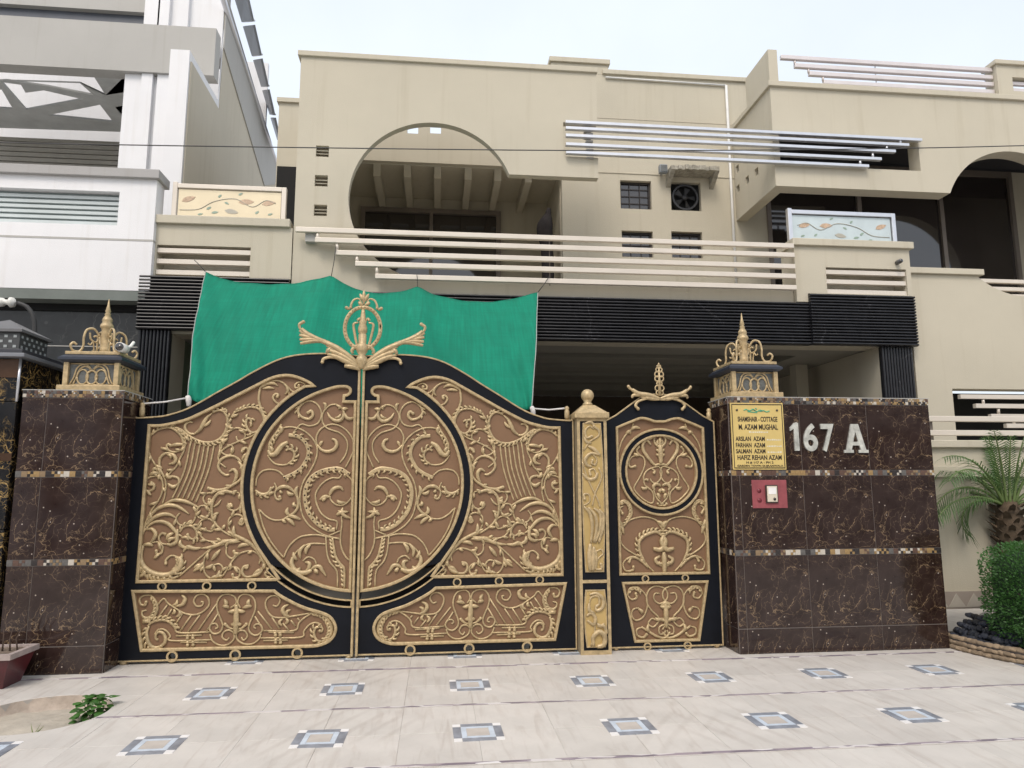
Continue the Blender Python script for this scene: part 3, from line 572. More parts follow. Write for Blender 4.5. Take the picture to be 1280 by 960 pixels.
# ------------------------------------------------------------------ gate
ZN={1:(160,460,8),2:(160,560,8),3:(160,630,6.4),4:(160,720,8),5:(300,720,8),6:(300,470,8),7:(300,570,8),8:(300,640,8),'p':(760,500,6.857),'q':(760,620,4.8),'c':(350,350,5.818),'d':(700,440,4.8),'s':(710,510,5.643),'t':(710,660,5.643),0:(0,0,1)}
PM=.0075                      # metres per photo pixel at the gate
GY=-.03                       # front of black frame
PY=-.005                      # front of brown panels
def zp(z,pts,Y=PY):
    if isinstance(z,(list,tuple)): pass
    ox,oy,s=ZN[z]; return [P(ox+x/s,oy+y/s,Y) for x,y in pts]
KIND={'t':(1.1,1.1,1.1),'e':(1.0,1.1,2.0),'f':(.7,3.0,.6),'g':(.8,1.9,2.2),'p':(.9,3.7,.7),'b':(1.4,3.0,1.6),'F':(1.2,1.9,1.6),'m':(1.5,1.8,1.5),'B':(2.0,4.2,2.4),'l':(.8,1.9,.4),'W':(2.6,5.0,1.6),'w':(1.6,3.6,1.8)}
def prof(kind,n):
    a,b_,c=KIND[kind]; out=[]
    for i in range(n):
        t=i/max(1,n-1); out.append((a+(b_-a)*math.sin(t*math.pi/2*2)**1 if False else (a*(1-t)**2+2*b_*t*(1-t)*1.25+c*t*t)/( (1-t)**2+2*t*(1-t)*1.0+t*t))*PM)
    return out
def stroke(m,xz,kind,feather=0,Y=PY,k=6,lift=.35,fl=1.0):
    pts=crv([Vector((x,z,0)) for x,z in xz],k); n=len(pts); rd=prof(kind,n)
    p3=[(p.x,Y-lift*r-.003,p.y) for p,r in zip(pts,rd)]
    m.tube(p3,rd,6,.9,True,(0,-1,0))
    if kind in('e','g'): 
        e=p3[-1]; m.lathe([(.001,-rd[-1]*1.1),(rd[-1]*.8,-rd[-1]*.8),(rd[-1]*1.15,0),(rd[-1]*.8,rd[-1]*.8),(.001,rd[-1]*1.1)],e,8)
    if feather:
        # comma-shaped leaflets leaning along the curve on one side
        L_=0; nxt=.02
        for i in range(1,n-1):
            d=(pts[i]-pts[i-1]).length; L_+=d
            if L_>nxt:
                nxt=L_+.034*fl; t=(pts[i+1]-pts[i-1]).normalized(); s=1 if feather>0 else -1
                nr=Vector((-t.y,t.x,0))*s; b0=pts[i]; ln=.043*abs(feather)*(1-.35*abs(2*i/n-1))
                b0=b0+nr*max(0,rd[i]-.011)*1.0; q=[b0,b0+nr*ln*.5+t*ln*.25,b0+nr*ln*.8+t*ln*.75,b0+nr*ln*.75+t*ln*1.15]
                rr=[rd[i]*.9,.0135*abs(feather)**.5,.0105,.004]
                m.tube([(v.x,Y-.006-.3*r,v.y) for v,r in zip(q,rr)],rr,5,.85,True,(0,-1,0))
            
def pierced(par,xz,side,w=2.3):
    pts=[(p.x,p.y) for p in crv([Vector((x,z,0)) for x,z in xz],6)]; m=MB(); trim(m,pts,w,Y=PY-.008,closed=False,d=.012); L_=0; nx_=.03; v=[Vector((x,z,0)) for x,z in pts]; hs=MB()
    for i in range(1,len(v)-1):
        L_+=(v[i]-v[i-1]).length
        if L_>nx_:
            nx_=L_+.055; t=(v[i+1]-v[i-1]).normalized(); nr=Vector((-t.y,t.x,0))*side; b0=v[i]; l=.034
            q=[b0+nr*w*PM*.8,b0+nr*(w*PM+l*.45)+t*l*.2,b0+nr*(w*PM+l*.8)+t*l*.75]; rr=[.014,.012,.004]
            m.tube([(u.x,PY-.01-.2*r,u.y) for u,r in zip(q,rr)],rr,6,.9,True,(0,-1,0))
            c=b0+t*.026; hs.tube([(c.x,PY-.02,c.y),(c.x,PY-.0212,c.y)],.0088,9)
    o=m.build('pierced_scroll',GOLD,par); h=hs.build('piercing',mat('recess_brown',(.05,.03,.02),.8),o); h['kind']='stuff'
def trim(m,xz,w=1.75,Y=GY,closed=True,d=.016):
    """raised flat moulding along an outline"""
    pts=[Vector((x,z,0)) for x,z in xz]; N=len(pts); h=w*PM; vs=[];fs=[]
    for i in range(N):
        a=pts[(i-1)%N] if closed or i>0 else pts[i]; b_=pts[(i+1)%N] if closed or i<N-1 else pts[i]
        t1=(pts[i]-a); t2=(b_-pts[i])
        t1=t1.normalized() if t1.length>1e-7 else t2.normalized(); t2=t2.normalized() if t2.length>1e-7 else t1
        t=(t1+t2); t=t.normalized() if t.length>1e-4 else t1
        nr=Vector((-t.y,t.x,0)); c=max(.45,nr.dot(Vector((-t2.y,t2.x,0)))); nr*=h/c
        o=pts[i]+nr; q=pts[i]-nr; oi=pts[i]+nr*.55; qi=pts[i]-nr*.55
        vs+=[(o.x,PY+.004,o.y),(o.x,Y-d*.6,o.y),(oi.x,Y-d,oi.y),(qi.x,Y-d,qi.y),(q.x,Y-d*.6,q.y),(q.x,PY+.004,q.y)]
    for i in range(N if closed else N-1):
        j=(i+1)%N
        for k in range(5): fs.append((i*6+k,j*6+k,j*6+k+1,i*6+k+1))
    if not closed: fs+=[(0,1,2,3,4,5),tuple((N-1)*6+k for k in(5,4,3,2,1,0))]
    m.add(vs,fs)
def smooth(xz,k=4): return [(p.x,p.y) for p in crv([Vector((x,z,0)) for x,z in xz],k)]
LF=thing('gate_leaf','left leaf of the black and gold double gate, bearing the oval crest','gate leaf',(-1.08,0,0),'leaves of the ornate double gate')
XC=-.02                      # inner edge of the left leaf
def P0(x,y): return P(x,y,0)
# outline of the leaf
top=smooth([P0(*p) for p in((169.4,523),(182.5,522.5),(197.5,521.5),(210,519.7),(230,513.7),(247.5,505.6),(272.5,491.3),(297.5,477.5),(320,464.4),(347.5,451),(370,445),(396,442.8),(420,443.5),(446,445.5))],4)
top=[(x,z) for x,z in top]; top[0]=(-2.155,2.30); top[-1]=(XC,2.93)
leaf=top+[(XC,.03),(-2.155,.03)]
# panel outlines
panA=smooth([P0(*p) for p in((185.6,532.5),(201,532.5),(216,530),(235,525),(255,516),(272.5,507.5),(297.5,494.7),(322.5,481.9),(337.5,474.4),(350,470.6),(362.5,470),(375,473),(387.5,478.8),(393,483))],3)
RC=P0(447,738)[1]; zc=None
# circle of the gate fitted in the gate plane
zb=P0(443,738)[1]; xl,zl_=P0(315.5,612); R1=abs(xl)-.0; 
zc=zb+R1*1.0
def cpt(r,a): return (r*math.cos(R(a)),zc+r*math.sin(R(a)))
R2=abs(P0(303.6,605)[0])
aT=math.degrees(math.atan2(panA[-1][1]-zc,panA[-1][0])); 
panA+= [cpt(R2,a) for a in [aT+(218-aT)*i/24 for i in range(1,25)]]
yA=P0(250,725.5)[1]; xA=P0(180,640)[0]
e_=P0(349,722.5); panA+=[e_,(P0(345.6,725.3)[0],yA),(xA-.005,yA)]
panA[0]=(xA+.005,panA[0][1])
hook=[(430,502.6),(430.6,495),(434.4,494.6),(438.3,491.5),(438.3,487),(435,484.3),(429,483.6),(420,484.4),(407.5,488)]
hk=[P0(*p) for p in hook]
aH=math.degrees(math.atan2(hk[-1][1]-zc,hk[-1][0]))
panC=[(XC-.035,hk[0][1])]+[hk[0],hk[1]]+smooth(hk[2:],3)
# blend hook end to circle
panC+=[ (lambda a,t:(( R1+(math.hypot(hk[-1][0],hk[-1][1]-zc)-R1)*(1-t))*math.cos(R(a)), zc+(R1+(math.hypot(hk[-1][0],hk[-1][1]-zc)-R1)*(1-t))*math.sin(R(a))))(aH+(268-aH)*i/40,min(1,i/10)) for i in range(1,41)]
panC[-1]=(XC-.035,panC[-1][1])
panB=[P0(168,738.7),P0(343.8,738.2)]+smooth([P0(*p) for p in((343.8,739.4),(360,749),(381,759),(400,764.4),(412.5,770),(419.4,780),(419.4,790),(412.5,800),(397.5,806),(380,807))],3)[1:]+[P0(178.8,812)]
# slot below the circle
zS1=P0(440,750)[1]; zS0=P0(440,758.5)[1]; R3=zc-zS1; R4=zc-zS0
slotp=[(r*math.cos(R(a)),zc+r*math.sin(R(a))) for r,a in [(R3,224+(268-224)*i/16) for i in range(17)]]
slotp=[(x,z) for x,z in slotp]+[( (R3+(R4-R3))*math.cos(R(a)),zc+R4*math.sin(R(a))) for a in [268-(268-224)*i/16 for i in range(17)]]
RG=[(204.5,732.2,4.6),(260,732,4.6),(316,731.6,4.6),(216.9,819.4,5.6),(295.4,817.6,5.6),(372.5,815.2,5.6)]
circ=lambda c,r,n=16:[(c[0]+r*math.cos(2*math.pi*i/n),c[1]+r*math.sin(2*math.pi*i/n)) for i in range(n)]
fr=MB().plate(leaf,[panA,panC,panB,slotp]+[circ(P0(x,y),r*PM*.82) for x,y,r in RG],GY,.02).build('frame',BLACK,LF)
for nm,pl in(('side_panel',panA),('round_panel',panC),('base_panel',panB)): MB().plate(pl,[],PY,.012).build(nm,TAN,LF)
for pl in(panA,panC,panB): 
    m=MB(); trim(m,pl,1.9); m.build('panel_trim',GOLD,LF)
MB().plate([(-.95,zc-R1*.35),(XC,zc-R1*.35),(XC,zS0-.06),(-.95,zS0-.06)],[],.0145,.019).build('slot_backing',mat('black_glass_strip',(.004,.004,.005),.12),LF) if 0 else None
m=MB(); trim(m,slotp,.9,d=.01); m.build('slot_trim',GOLD,LF)
m=MB(); trim(m,[(x,z) for x,z in leaf],1.0,d=.01); m.build('edge_trim',GOLD,LF)
m=MB(); m.box(XC-.014,XC+.010,GY-.03,.03,.02,2.90,.006); m.build('meeting_bar',GOLD,LF)
for x,y,r in RG:
    m=MB(); c=P0(x,y); m.ring(c,r*PM*.82,r*PM*.42,GY-.014,GY+.03,22); m.build('ring',GOLD,LF)
# harp strings
HT=[(640,710),(680,725),(725,740),(768,745),(812,745),(857,745)]; H0=[618,665,715,762,805,858]; H1=[575,625,672,722,768,815]; H2=[505,555,603,655,705,750]; H3=[(440,515),(495,505),(548,505),(595,512),(640,528),(680,545)]
for i in range(6):
    xz=zp(1,[HT[i]])+zp(2,[(H0[i],0),(H1[i],200),(H2[i],380),H3[i]]); m=MB(); stroke(m,xz,'t',k=5); m.build('harp_string',GOLD,LF)
S=[ # zone, kind, feather, points
(6,'e',0,[(650,75),(650,110),(620,150),(570,165),(520,150),(480,110),(440,75),(390,50),(330,50),(260,75),(210,110),(195,170),(190,230),(200,290),(225,360),(258,440)]),
(6,'e',0,[(650,80),(600,60),(555,85),(556,118),(590,118),(592,95)]),(6,'f',0,[(215,115),(280,78),(340,75),(382,102)]),(6,'f',0,[(225,128),(290,118),(348,126)]),
(6,'e',0,[(485,130),(492,200),(470,250),(430,275),(380,275),(340,240),(335,205),(360,180),(385,190),(375,208)]),(6,'f',0,[(430,70),(472,110),(478,155),(450,185)]),
(6,'F',1,[(-60,360),(0,345),(60,318),(130,312),(190,332),(232,390),(243,450),(225,510),(180,550),(130,568),(85,540),(62,480),(75,430),(105,430),(115,460),(100,475)]),
(1,'t',0,[(930,820),(960,700),(1005,600),(1025,510),(1070,445),(1120,415)]),
(6,'t',0,[(180,560),(100,610),(0,650),(-120,705),(-190,760),(-215,815),(-195,870),(-140,915)]),
(1,'e',0,[(1160,925),(1150,920),(1190,870),(1205,835),(1190,800),(1150,808),(1145,835)]),(1,'f',0,[(1140,925),(1165,880),(1195,850)]),
(1,'t',0,[(1085,685),(1100,725),(1150,720),(1175,680),(1150,620),(1090,600),(1020,630),(960,690),(925,760),(925,820),(960,860),(1010,870),(1050,840),(1055,800),(1030,770),(990,775)]),
(2,'m',0,[(1015,268),(975,268),(925,230),(905,180),(930,120),(990,85),(1050,80),(1100,105),(1140,150)]),(2,'g',0,[(1165,100),(1155,210),(1145,280),(1110,330),(1050,370),(970,410),(880,420),(808,402)]),
(2,'p',0,[(1010,238),(1060,215),(1090,255),(1080,310),(1045,360)]),(2,'f',0,[(1100,130),(1140,180),(1140,260)]),
(1,'F',-.9,[(480,590),(540,620),(590,660),(650,700),(730,735),(800,745),(870,735),(930,700),(975,640),(1000,560),(990,480),(950,430),(900,425),(850,445)]),
(1,'F',0,[(650,545),(610,540),(575,570),(580,620),(620,655),(670,660)]),(1,'p',0,[(655,665),(720,620),(755,560),(790,500),(845,450)]),(1,'f',0,[(740,590),(800,560),(830,520)]),(1,'f',0,[(940,395),(960,420),(985,400)]),
(1,'t',0,[(270,960),(215,860),(205,770),(215,700),(250,650)]),(1,'F',.9,[(235,670),(300,620),(370,598),(440,600),(500,640),(540,690),(560,760)]),
(1,'e',0,[(560,755),(540,810),(480,840),(420,830),(390,790),(405,762),(430,775)]),(1,'p',0,[(430,780),(490,765),(565,762)]),
(1,'t',0,[(430,590),(500,600),(560,650),(575,740),(560,830),(520,910),(485,985),(430,1040),(400,1085)]),
(2,'m',0,[(370,300),(325,210),(318,120),(350,70),(400,50),(450,70)]),(2,'p',0,[(390,60),(450,65),(482,110),(460,150),(405,162)]),(2,'f',0,[(390,60),(430,80),(430,110)]),
(2,'t',0,[(205,20),(230,90),(280,180),(310,250),(340,310),(352,370),(345,440),(310,520),(240,620),(190,720),(160,800)]),(2,'t',0,[(350,270),(378,330),(380,400),(370,480),(345,560)]),
(2,'e',0,[(345,330),(310,290),(250,285),(190,310),(155,360),(165,410),(210,430),(255,410),(265,370),(238,348)]),
(2,'m',0,[(395,290),(450,285),(500,300),(517,340),(490,375)]),(2,'p',0,[(500,365),(450,388),(395,350)]),(2,'p',0,[(395,245),(400,285),(440,300)]),(2,'p',0,[(320,255),(265,250),(215,275)]),(2,'f',0,[(250,240),(270,205),(310,230)]),(2,'f',0,[(290,180),(315,220),(330,270)]),
(2,'p',0,[(350,570),(450,525),(540,525),(620,550),(720,602)]),(2,'p',0,[(190,760),(250,650),(330,590),(420,570),(500,585),(560,620),(612,662)]),(2,'p',0,[(190,770),(260,700),(340,663),(420,665),(490,705)]),(2,'p',0,[(180,800),(260,745),(340,735),(410,760),(460,810),(500,860),(545,885)]),
(2,'t',0,[(130,900),(170,790),(250,690)]),(2,'t',0,[(820,640),(800,690),(755,706),(705,690),(690,640),(710,590),(755,575),(800,590),(820,640)]),
(2,'t',0,[(520,650),(485,700),(510,760),(570,775),(630,760),(670,710),(682,650),(660,600)]),
(2,'g',0,[(1130,915),(1020,870),(940,820),(880,760),(845,680),(840,590),(860,510),(910,450),(980,430),(1060,452)]),(2,'p',0,[(900,460),(980,432),(1065,455)]),
(2,'l',0,[(855,590),(900,560),(935,512)]),(2,'f',0,[(845,675),(880,660),(910,645)]),(2,'f',0,[(940,815),(960,790),(972,765)]),(2,'p',0,[(1080,885),(1058,840),(1062,775)]),
(2,'e',0,[(1050,440),(1110,450),(1140,510),(1120,590),(1070,625),(1015,610),(1000,575),(1030,560),(1038,580)]),(2,'e',0,[(1030,845),(1005,770),(1020,700),(1080,665),(1140,680),(1165,730),(1140,765),(1115,748),(1135,735)]),
(2,'e',0,[(860,440),(780,460),(755,510),(780,560),(820,565),(840,530),(815,515)]),(2,'t',0,[(1010,915),(850,935),(760,910),(715,850),(700,790),(730,730),(790,705),(850,730),(870,780),(840,830),(790,825),(775,795)]),
(3,'b',0,[(800,220),(860,250),(960,300),(1030,360),(1075,440),(1105,500)]),(3,'p',0,[(900,280),(780,300),(680,340),(580,355)]),(3,'p',0,[(590,350),(530,355),(480,340),(440,385)]),(3,'p',0,[(420,285),(425,330),(480,355)]),(3,'f',0,[(430,270),(470,265),(490,290)]),(3,'f',0,[(440,345),(490,350),(540,345)]),
(3,'t',0,[(760,320),(680,350),(600,410),(500,500),(410,578)]),(3,'t',0,[(780,320),(690,340),(640,390),(610,450),(610,530),(640,580),(690,595),(740,560),(760,510),(730,480),(690,490),(680,520)]),
(3,'p',0,[(610,460),(580,500),(522,540)]),(3,'p',0,[(620,510),(660,500),(690,478)]),(3,'p',0,[(740,365),(700,410),(668,452)]),(3,'p',0,[(680,580),(720,575),(735,530)]),(3,'f',0,[(600,480),(560,490),(530,515)]),
(3,'t',0,[(1050,480),(1060,430),(1020,385),(960,375),(890,400),(840,450),(800,510),(770,560),(740,590)]),(3,'e',0,[(800,530),(850,500),(895,530),(890,580),(850,588),(840,565)]),
(3,'m',0,[(970,490),(930,500),(915,540),(940,580),(1000,580)]),(3,'p',0,[(980,580),(1040,560),(1085,515)]),(3,'p',0,[(1000,570),(1050,530),(1075,545)]),(3,'e',0,[(1060,515),(1110,508),(1160,540),(1150,580),(1110,578),(1100,550),(1125,545)]),(3,'p',0,[(1085,470),(1090,500),(1070,520)]),(3,'f',0,[(930,500),(950,510),(965,495)]),
(3,'e',0,[(790,340),(790,400),(830,435),(860,410),(850,378)]),(3,'p',0,[(790,310),(840,300),(900,300)]),(3,'p',0,[(880,350),(920,325),(980,325)]),(3,'f',0,[(780,350),(800,310),(840,290)]),
(3,'F',1,[(415,225),(450,180),(510,175),(548,210),(555,255),(520,290)]),(3,'e',0,[(560,250),(520,280),(490,265),(480,245)]),
(3,'p',0,[(150,205),(195,200),(225,240),(205,285),(175,312)]),(3,'t',0,[(100,310),(128,220),(165,185)]),(3,'t',0,[(85,330),(120,230),(140,170)]),(3,'p',0,[(120,330),(170,320),(205,335)]),
(3,'e',0,[(190,310),(240,305),(280,340),(270,390),(235,400),(230,375)]),(3,'b',0,[(400,200),(395,250),(390,300),(350,325),(310,320)]),(3,'e',0,[(320,325),(265,310),(250,265),(275,235),(300,240)]),(3,'p',0,[(310,290),(330,250),(370,230)]),(3,'p',0,[(330,310),(340,280),(390,270)]),
(3,'B',-1.25,[(125,330),(108,390),(108,450),(135,505),(190,545),(265,565),(335,560),(392,520),(420,470),(405,425)]),(3,'e',0,[(410,425),(350,412),(308,445),(305,475)]),(3,'B',1,[(340,555),(400,525),(430,470),(415,420)]),
(3,'b',0,[(75,545),(95,575),(125,560),(130,525),(105,500),(80,515),(75,545)]),(3,'m',0,[(160,578),(330,600),(408,575)]),(3,'f',0,[(165,545),(160,580),(165,610)]),
# base panel
(4,'t',0,[(1030,318),(1085,270),(1070,210),(1010,180),(940,195),(895,260),(895,340),(930,430),(950,500),(920,560),(860,575),(820,535),(830,485),(880,475),(900,510),(875,525)]),
(4,'t',0,[(820,580),(850,650),(920,690),(1000,685),(1060,630),(1060,570),(1010,540),(960,560),(945,610),(985,640),(1015,615)]),
(4,'t',0,[(1126,318),(1100,270),(1115,210),(1160,180),(1230,195),(1270,250),(1275,330),(1250,400),(1212,490),(1215,550),(1260,590),(1310,580),(1345,540),(1330,490),(1285,480),(1260,505),(1280,525)]),
(4,'t',0,[(1335,575),(1310,630),(1250,675),(1170,680),(1100,640),(1085,580),(1120,545),(1170,550),(1195,600),(1160,640),(1135,612)]),
(4,'B',0,[(1085,285),(1088,350),(1086,400),(1086,460),(1082,520),(1078,580)]),(4,'p',0,[(1095,330),(1130,350),(1175,355)]),(4,'p',0,[(1080,330),(1050,350),(1000,358)]),(4,'p',0,[(1090,450),(1110,480),(1140,480)]),(4,'p',0,[(1080,450),(1060,480),(1030,480)]),(4,'e',0,[(1095,530),(1140,520),(1185,480)]),(4,'e',0,[(1075,530),(1020,520),(975,480)]),
(4,'p',0,[(965,230),(985,270),(965,310)]),(4,'p',0,[(950,300),(985,300),(1015,320)]),(4,'p',0,[(1215,230),(1205,270),(1225,310)]),(4,'p',0,[(1240,300),(1200,300),(1150,320)]),
(4,'t',0,[(300,285),(360,225),(400,270),(460,310),(540,360),(620,385),(700,380),(770,340),(815,280),(800,210),(750,180),(690,195),(660,250),(690,300),(740,295),(755,260),(730,255)]),
(4,'t',0,[(395,290),(295,425)]),(4,'t',0,[(440,330),(370,440)]),(4,'t',0,[(545,375),(480,480)]),(4,'t',0,[(640,385),(520,555)]),(4,'t',0,[(720,390),(600,555)]),(4,'t',0,[(885,280),(695,555)]),(4,'t',0,[(905,370),(785,555)]),
(4,'t',0,[(470,500),(515,565),(820,558)]),(4,'t',0,[(840,636),(435,645),(425,600),(395,555),(350,530),(300,540),(268,585)]),(4,'g',0,[(300,620),(300,640),(280,620),(285,580),(320,558),(360,575),(378,620),(370,665),(335,700)]),
(4,'F',1,[(200,500),(240,465),(300,442),(370,440),(430,465),(490,530)]),(4,'b',-1.2,[(215,500),(190,560),(200,640),(235,700),(290,715),(350,690)]),(4,'F',-1,[(225,185),(270,235),(295,300),(285,365),(240,425),(150,445)]),(4,'e',0,[(220,190),(160,195),(120,230),(130,280),(170,290),(185,260)]),(4,'e',0,[(190,340),(145,355),(150,400),(200,420),(240,420)]),(4,'p',0,[(150,470),(180,450),(230,460)]),
(4,'p',0,[(535,185),(575,225),(545,285),(470,300)]),(4,'f',0,[(495,235),(490,270),(445,295)]),(4,'f',0,[(460,330),(470,360),(440,380)]),(4,'f',0,[(510,340),(525,380),(480,410)]),(4,'t',0,[(480,598),(740,590)]),(4,'t',0,[(530,662),(790,662)]),
(5,'t',0,[(330,290),(365,302),(395,270),(400,230),(360,195),(300,205),(260,250),(260,310),(290,370),(340,410),(430,415),(530,400),(620,385),(700,370)]),(5,'b',-1.0,[(700,372),(760,365),(830,385),(885,435),(915,500),(912,570),(880,630),(820,655)]),(5,'F',.9,[(830,655),(770,640),(742,580),(755,520),(795,505)]),(5,'e',0,[(790,505),(825,520),(822,550),(800,548)]),
(5,'t',0,[(200,618),(600,612),(640,550),(690,490),(750,465),(800,480),(828,520)]),(5,'t',0,[(240,545),(540,545),(590,470),(640,420),(720,370)]),
(5,'t',0,[(180,350),(320,530)]),(5,'t',0,[(150,400),(240,545)]),(5,'t',0,[(320,410),(400,530)]),(5,'t',0,[(430,470),(490,545)]),(5,'t',0,[(510,440),(555,500)]),(5,'t',0,[(575,420),(602,448)]),
(5,'p',0,[(490,282),(440,310),(430,350),(460,390),(510,405)]),(5,'f',0,[(510,335),(470,355),(480,395)]),(5,'f',0,[(430,425),(395,460),(425,500)]),(5,'f',0,[(460,420),(480,450),(450,480)]),(5,'t',0,[(285,560),(540,565)]),(5,'t',0,[(235,645),(480,640)]),
# round panel
(6,'g',0,[(640,275),(600,310),(585,360),(620,410),(690,430),(730,390),(715,350),(682,368)]),(6,'F',-.7,[(640,270),(600,305),(582,360),(610,405)]),(6,'t',0,[(640,268),(700,250),(770,280),(812,350),(810,420),(770,480),(690,500),(610,485),(530,575)]),
(6,'f',0,[(832,268),(858,290),(848,335)]),(6,'t',0,[(1000,305),(960,285),(900,295),(850,340),(822,400),(830,470),(870,520),(930,545),(1000,570),(1060,630),(1078,700),(1055,790),(1000,870)]),
(6,'p',0,[(875,365),(910,420),(970,450),(1020,430),(1040,370),(1010,305)]),(6,'p',0,[(1030,350),(1080,425),(1158,415)]),(6,'p',0,[(1020,340),(1040,330),(1080,325)]),(6,'f',0,[(950,420),(990,410),(1010,380)]),(6,'f',0,[(960,290),(1000,310),(985,335)]),
(6,'t',0,[(855,500),(800,540),(765,610),(770,680),(790,710)]),(6,'b',0,[(775,690),(820,740),(880,755),(940,735),(970,690),(955,645),(920,630)]),(6,'t',0,[(850,500),(930,483),(1010,505),(1080,560),(1130,640),(1137,740),(1100,830),(1055,915)]),(6,'f',0,[(800,700),(810,670),(830,650)]),
(6,'t',0,[(430,520),(500,510),(590,525),(670,570),(730,630),(770,710),(770,790),(740,880),(690,970),(650,1030),(620,1100),(600,1200),(605,1300),(630,1400),(690,1490),(770,1550),(860,1595),(1000,1630)]),

(6,'F',1,[(415,480),(385,540),(335,610),(298,680),(295,745)]),(6,'B',0,[(285,740),(310,785),(355,780),(395,730),(430,690),(480,662)]),(6,'p',0,[(400,500),(420,530),(405,575)]),(6,'f',0,[(350,600),(370,600),(385,575)]),(6,'p',0,[(300,700),(325,740),(300,770)]),
(6,'t',0,[(280,790),(310,840),(360,880),(430,890),(480,882)]),(6,'F',-1.1,[(470,885),(525,845),(548,790),(530,745),(490,730),(460,745)]),
(7,'t',0,[(440,200),(380,150),(300,135),(220,155),(170,220),(160,300)]),(7,'b',-.8,[(155,340),(190,370),(240,385),(290,365),(315,310)]),(7,'e',0,[(345,268),(365,320),(350,380),(370,432),(405,430),(400,408)]),(7,'f',0,[(345,360),(310,370),(290,395)]),
(7,'p',0,[(350,355),(410,310),(480,310),(545,350)]),(7,'m',0,[(480,315),(550,365),(580,430),(582,500),(550,560),(490,600),(430,640)]),(7,'t',0,[(440,638),(340,640),(260,600),(200,540)]),(7,'p',0,[(480,600),(540,605),(612,638)]),(7,'p',0,[(460,620),(510,650),(548,695)]),(7,'p',0,[(500,600),(470,560),(482,515)]),(7,'p',0,[(575,420),(560,350),(578,300)]),(7,'p',0,[(575,500),(540,490),(545,460)]),(7,'p',0,[(545,380),(500,380),(470,350)]),(7,'f',0,[(420,630),(440,650),(465,668)]),(7,'f',0,[(430,370),(410,360),(400,340)]),
(7,'X',1,[(950,735),(890,735),(810,700),(740,640),(685,560),(657,470),(652,370),(672,290),(722,210),(800,160),(900,132),(1000,130),(1095,185)]) ,
(7,'t',0,[(1020,180),(990,220),(920,220),(840,260),(780,330),(755,400),(775,500),(820,580),(890,630),(970,655),(962,740)]),(7,'t',0,[(1060,190),(1110,230),(1145,310),(1135,380),(1090,450),(1030,490),(960,485),(910,440),(900,400)]),(7,'p',0,[(1035,345),(1000,312),(940,325),(905,370),(895,400)]),(7,'p',0,[(795,440),(850,405),(905,410)]),(7,'p',0,[(830,455),(840,430),(870,415)]),(7,'p',0,[(970,440),(1000,465),(1060,465)]),
(7,'p',0,[(965,592),(1010,565),(1090,555)]),(7,'p',0,[(1030,515),(1020,560),(1050,600),(1125,625)]),(7,'p',0,[(1110,505),(1135,530),(1125,580)]),(7,'f',0,[(980,545),(1020,565),(1050,600)]),(7,'t',0,[(880,800),(1010,745)]),
(7,'t',0,[(1015,600),(1020,680),(1010,760),(1005,850),(1020,930),(1060,1010),(1115,1060),(1120,1120)]),
(8,'t',0,[(860,240),(870,400),(900,500),(970,595),(975,765)]),(8,'m',1.0,[(1045,765),(1045,650),(1040,560),(1005,520),(960,450),(938,350),(925,260)]),(8,'t',0,[(440,455),(470,380),(520,310),(600,250),(700,230),(790,230),(860,245),(1000,265)]),(8,'t',0,[(440,455),(380,390),(300,280),(240,160),(200,20),(190,-30)]),
(8,'t',0,[(860,320),(780,315),(690,320),(610,360),(550,420),(520,490)]),(8,'B',0,[(530,450),(518,510),(545,575),(600,605),(660,605),(720,580)]),(8,'p',0,[(700,585),(750,545),(800,545),(830,590),(862,642)]),(8,'p',0,[(650,325),(600,390),(605,470)]),(8,'p',0,[(710,320),(665,370),(660,425)]),(8,'p',0,[(535,400),(545,450),(575,480)]),(8,'t',0,[(630,490),(680,450),(740,470),(765,520)]),(8,'p',0,[(650,500),(695,510),(690,560),(650,590)]),(8,'p',0,[(540,580),(580,580),(605,555)]),(8,'p',0,[(740,570),(770,600),(750,560)]),
]
def scroll_name(k,f): return 'leafy_scroll' if f else {'p':'acanthus_leaf','f':'acanthus_leaf','l':'acanthus_leaf','B':'acanthus_scroll','b':'acanthus_scroll'}.get(k,'scroll')
def buds(m,xz,sp=.12,ln=.05,Y=PY):
    pts=crv([Vector((x,z,0)) for x,z in xz],6); L_=0; nx_=.07; sgn=1
    for i in range(1,len(pts)-1):
        L_+=(pts[i]-pts[i-1]).length
        if L_>nx_:
            nx_=L_+sp*random.uniform(.75,1.25); sgn=-sgn; t=(pts[i+1]-pts[i-1]).normalized(); nr=Vector((-t.y,t.x,0))*sgn; l=ln*random.uniform(.75,1.2); b0=pts[i]
            q=[b0-t*l*.3,b0+nr*l*.28+t*l*.25,b0+nr*l*.62+t*l*.6,b0+nr*l*.72+t*l*.95]; rr=[.007,.0165,.013,.004]
            m.tube([(v.x,Y-.007-.3*r,v.y) for v,r in zip(q,rr)],rr,6,.9,True,(0,-1,0))
pierced(LF,zp(6,[(490,592),(580,605),(650,660),(684,730),(682,800),(655,860),(610,925),(540,975),(440,1020)]),1)
for z,kd,ft,pts in S:
    if kd=='X': pierced(LF,zp(z,pts),-1,2.6); continue
    m=MB(); stroke(m,zp(z,pts),kd,ft,k=5)
    if kd in 'teg' and not ft and len(pts)>=6 and z in(1,2,3): buds(m,zp(z,pts),.115)
    m.build(scroll_name(kd,ft),GOLD,LF)
bd=[(4,600,600),(4,652,598),(4,598,620),(4,652,620),(4,600,660),(4,652,660),(4,600,690),(4,655,688),(5,355,570),(5,402,570),(5,358,590),(5,405,590),(5,360,640),(5,405,640),(5,360,664),(5,408,664)]
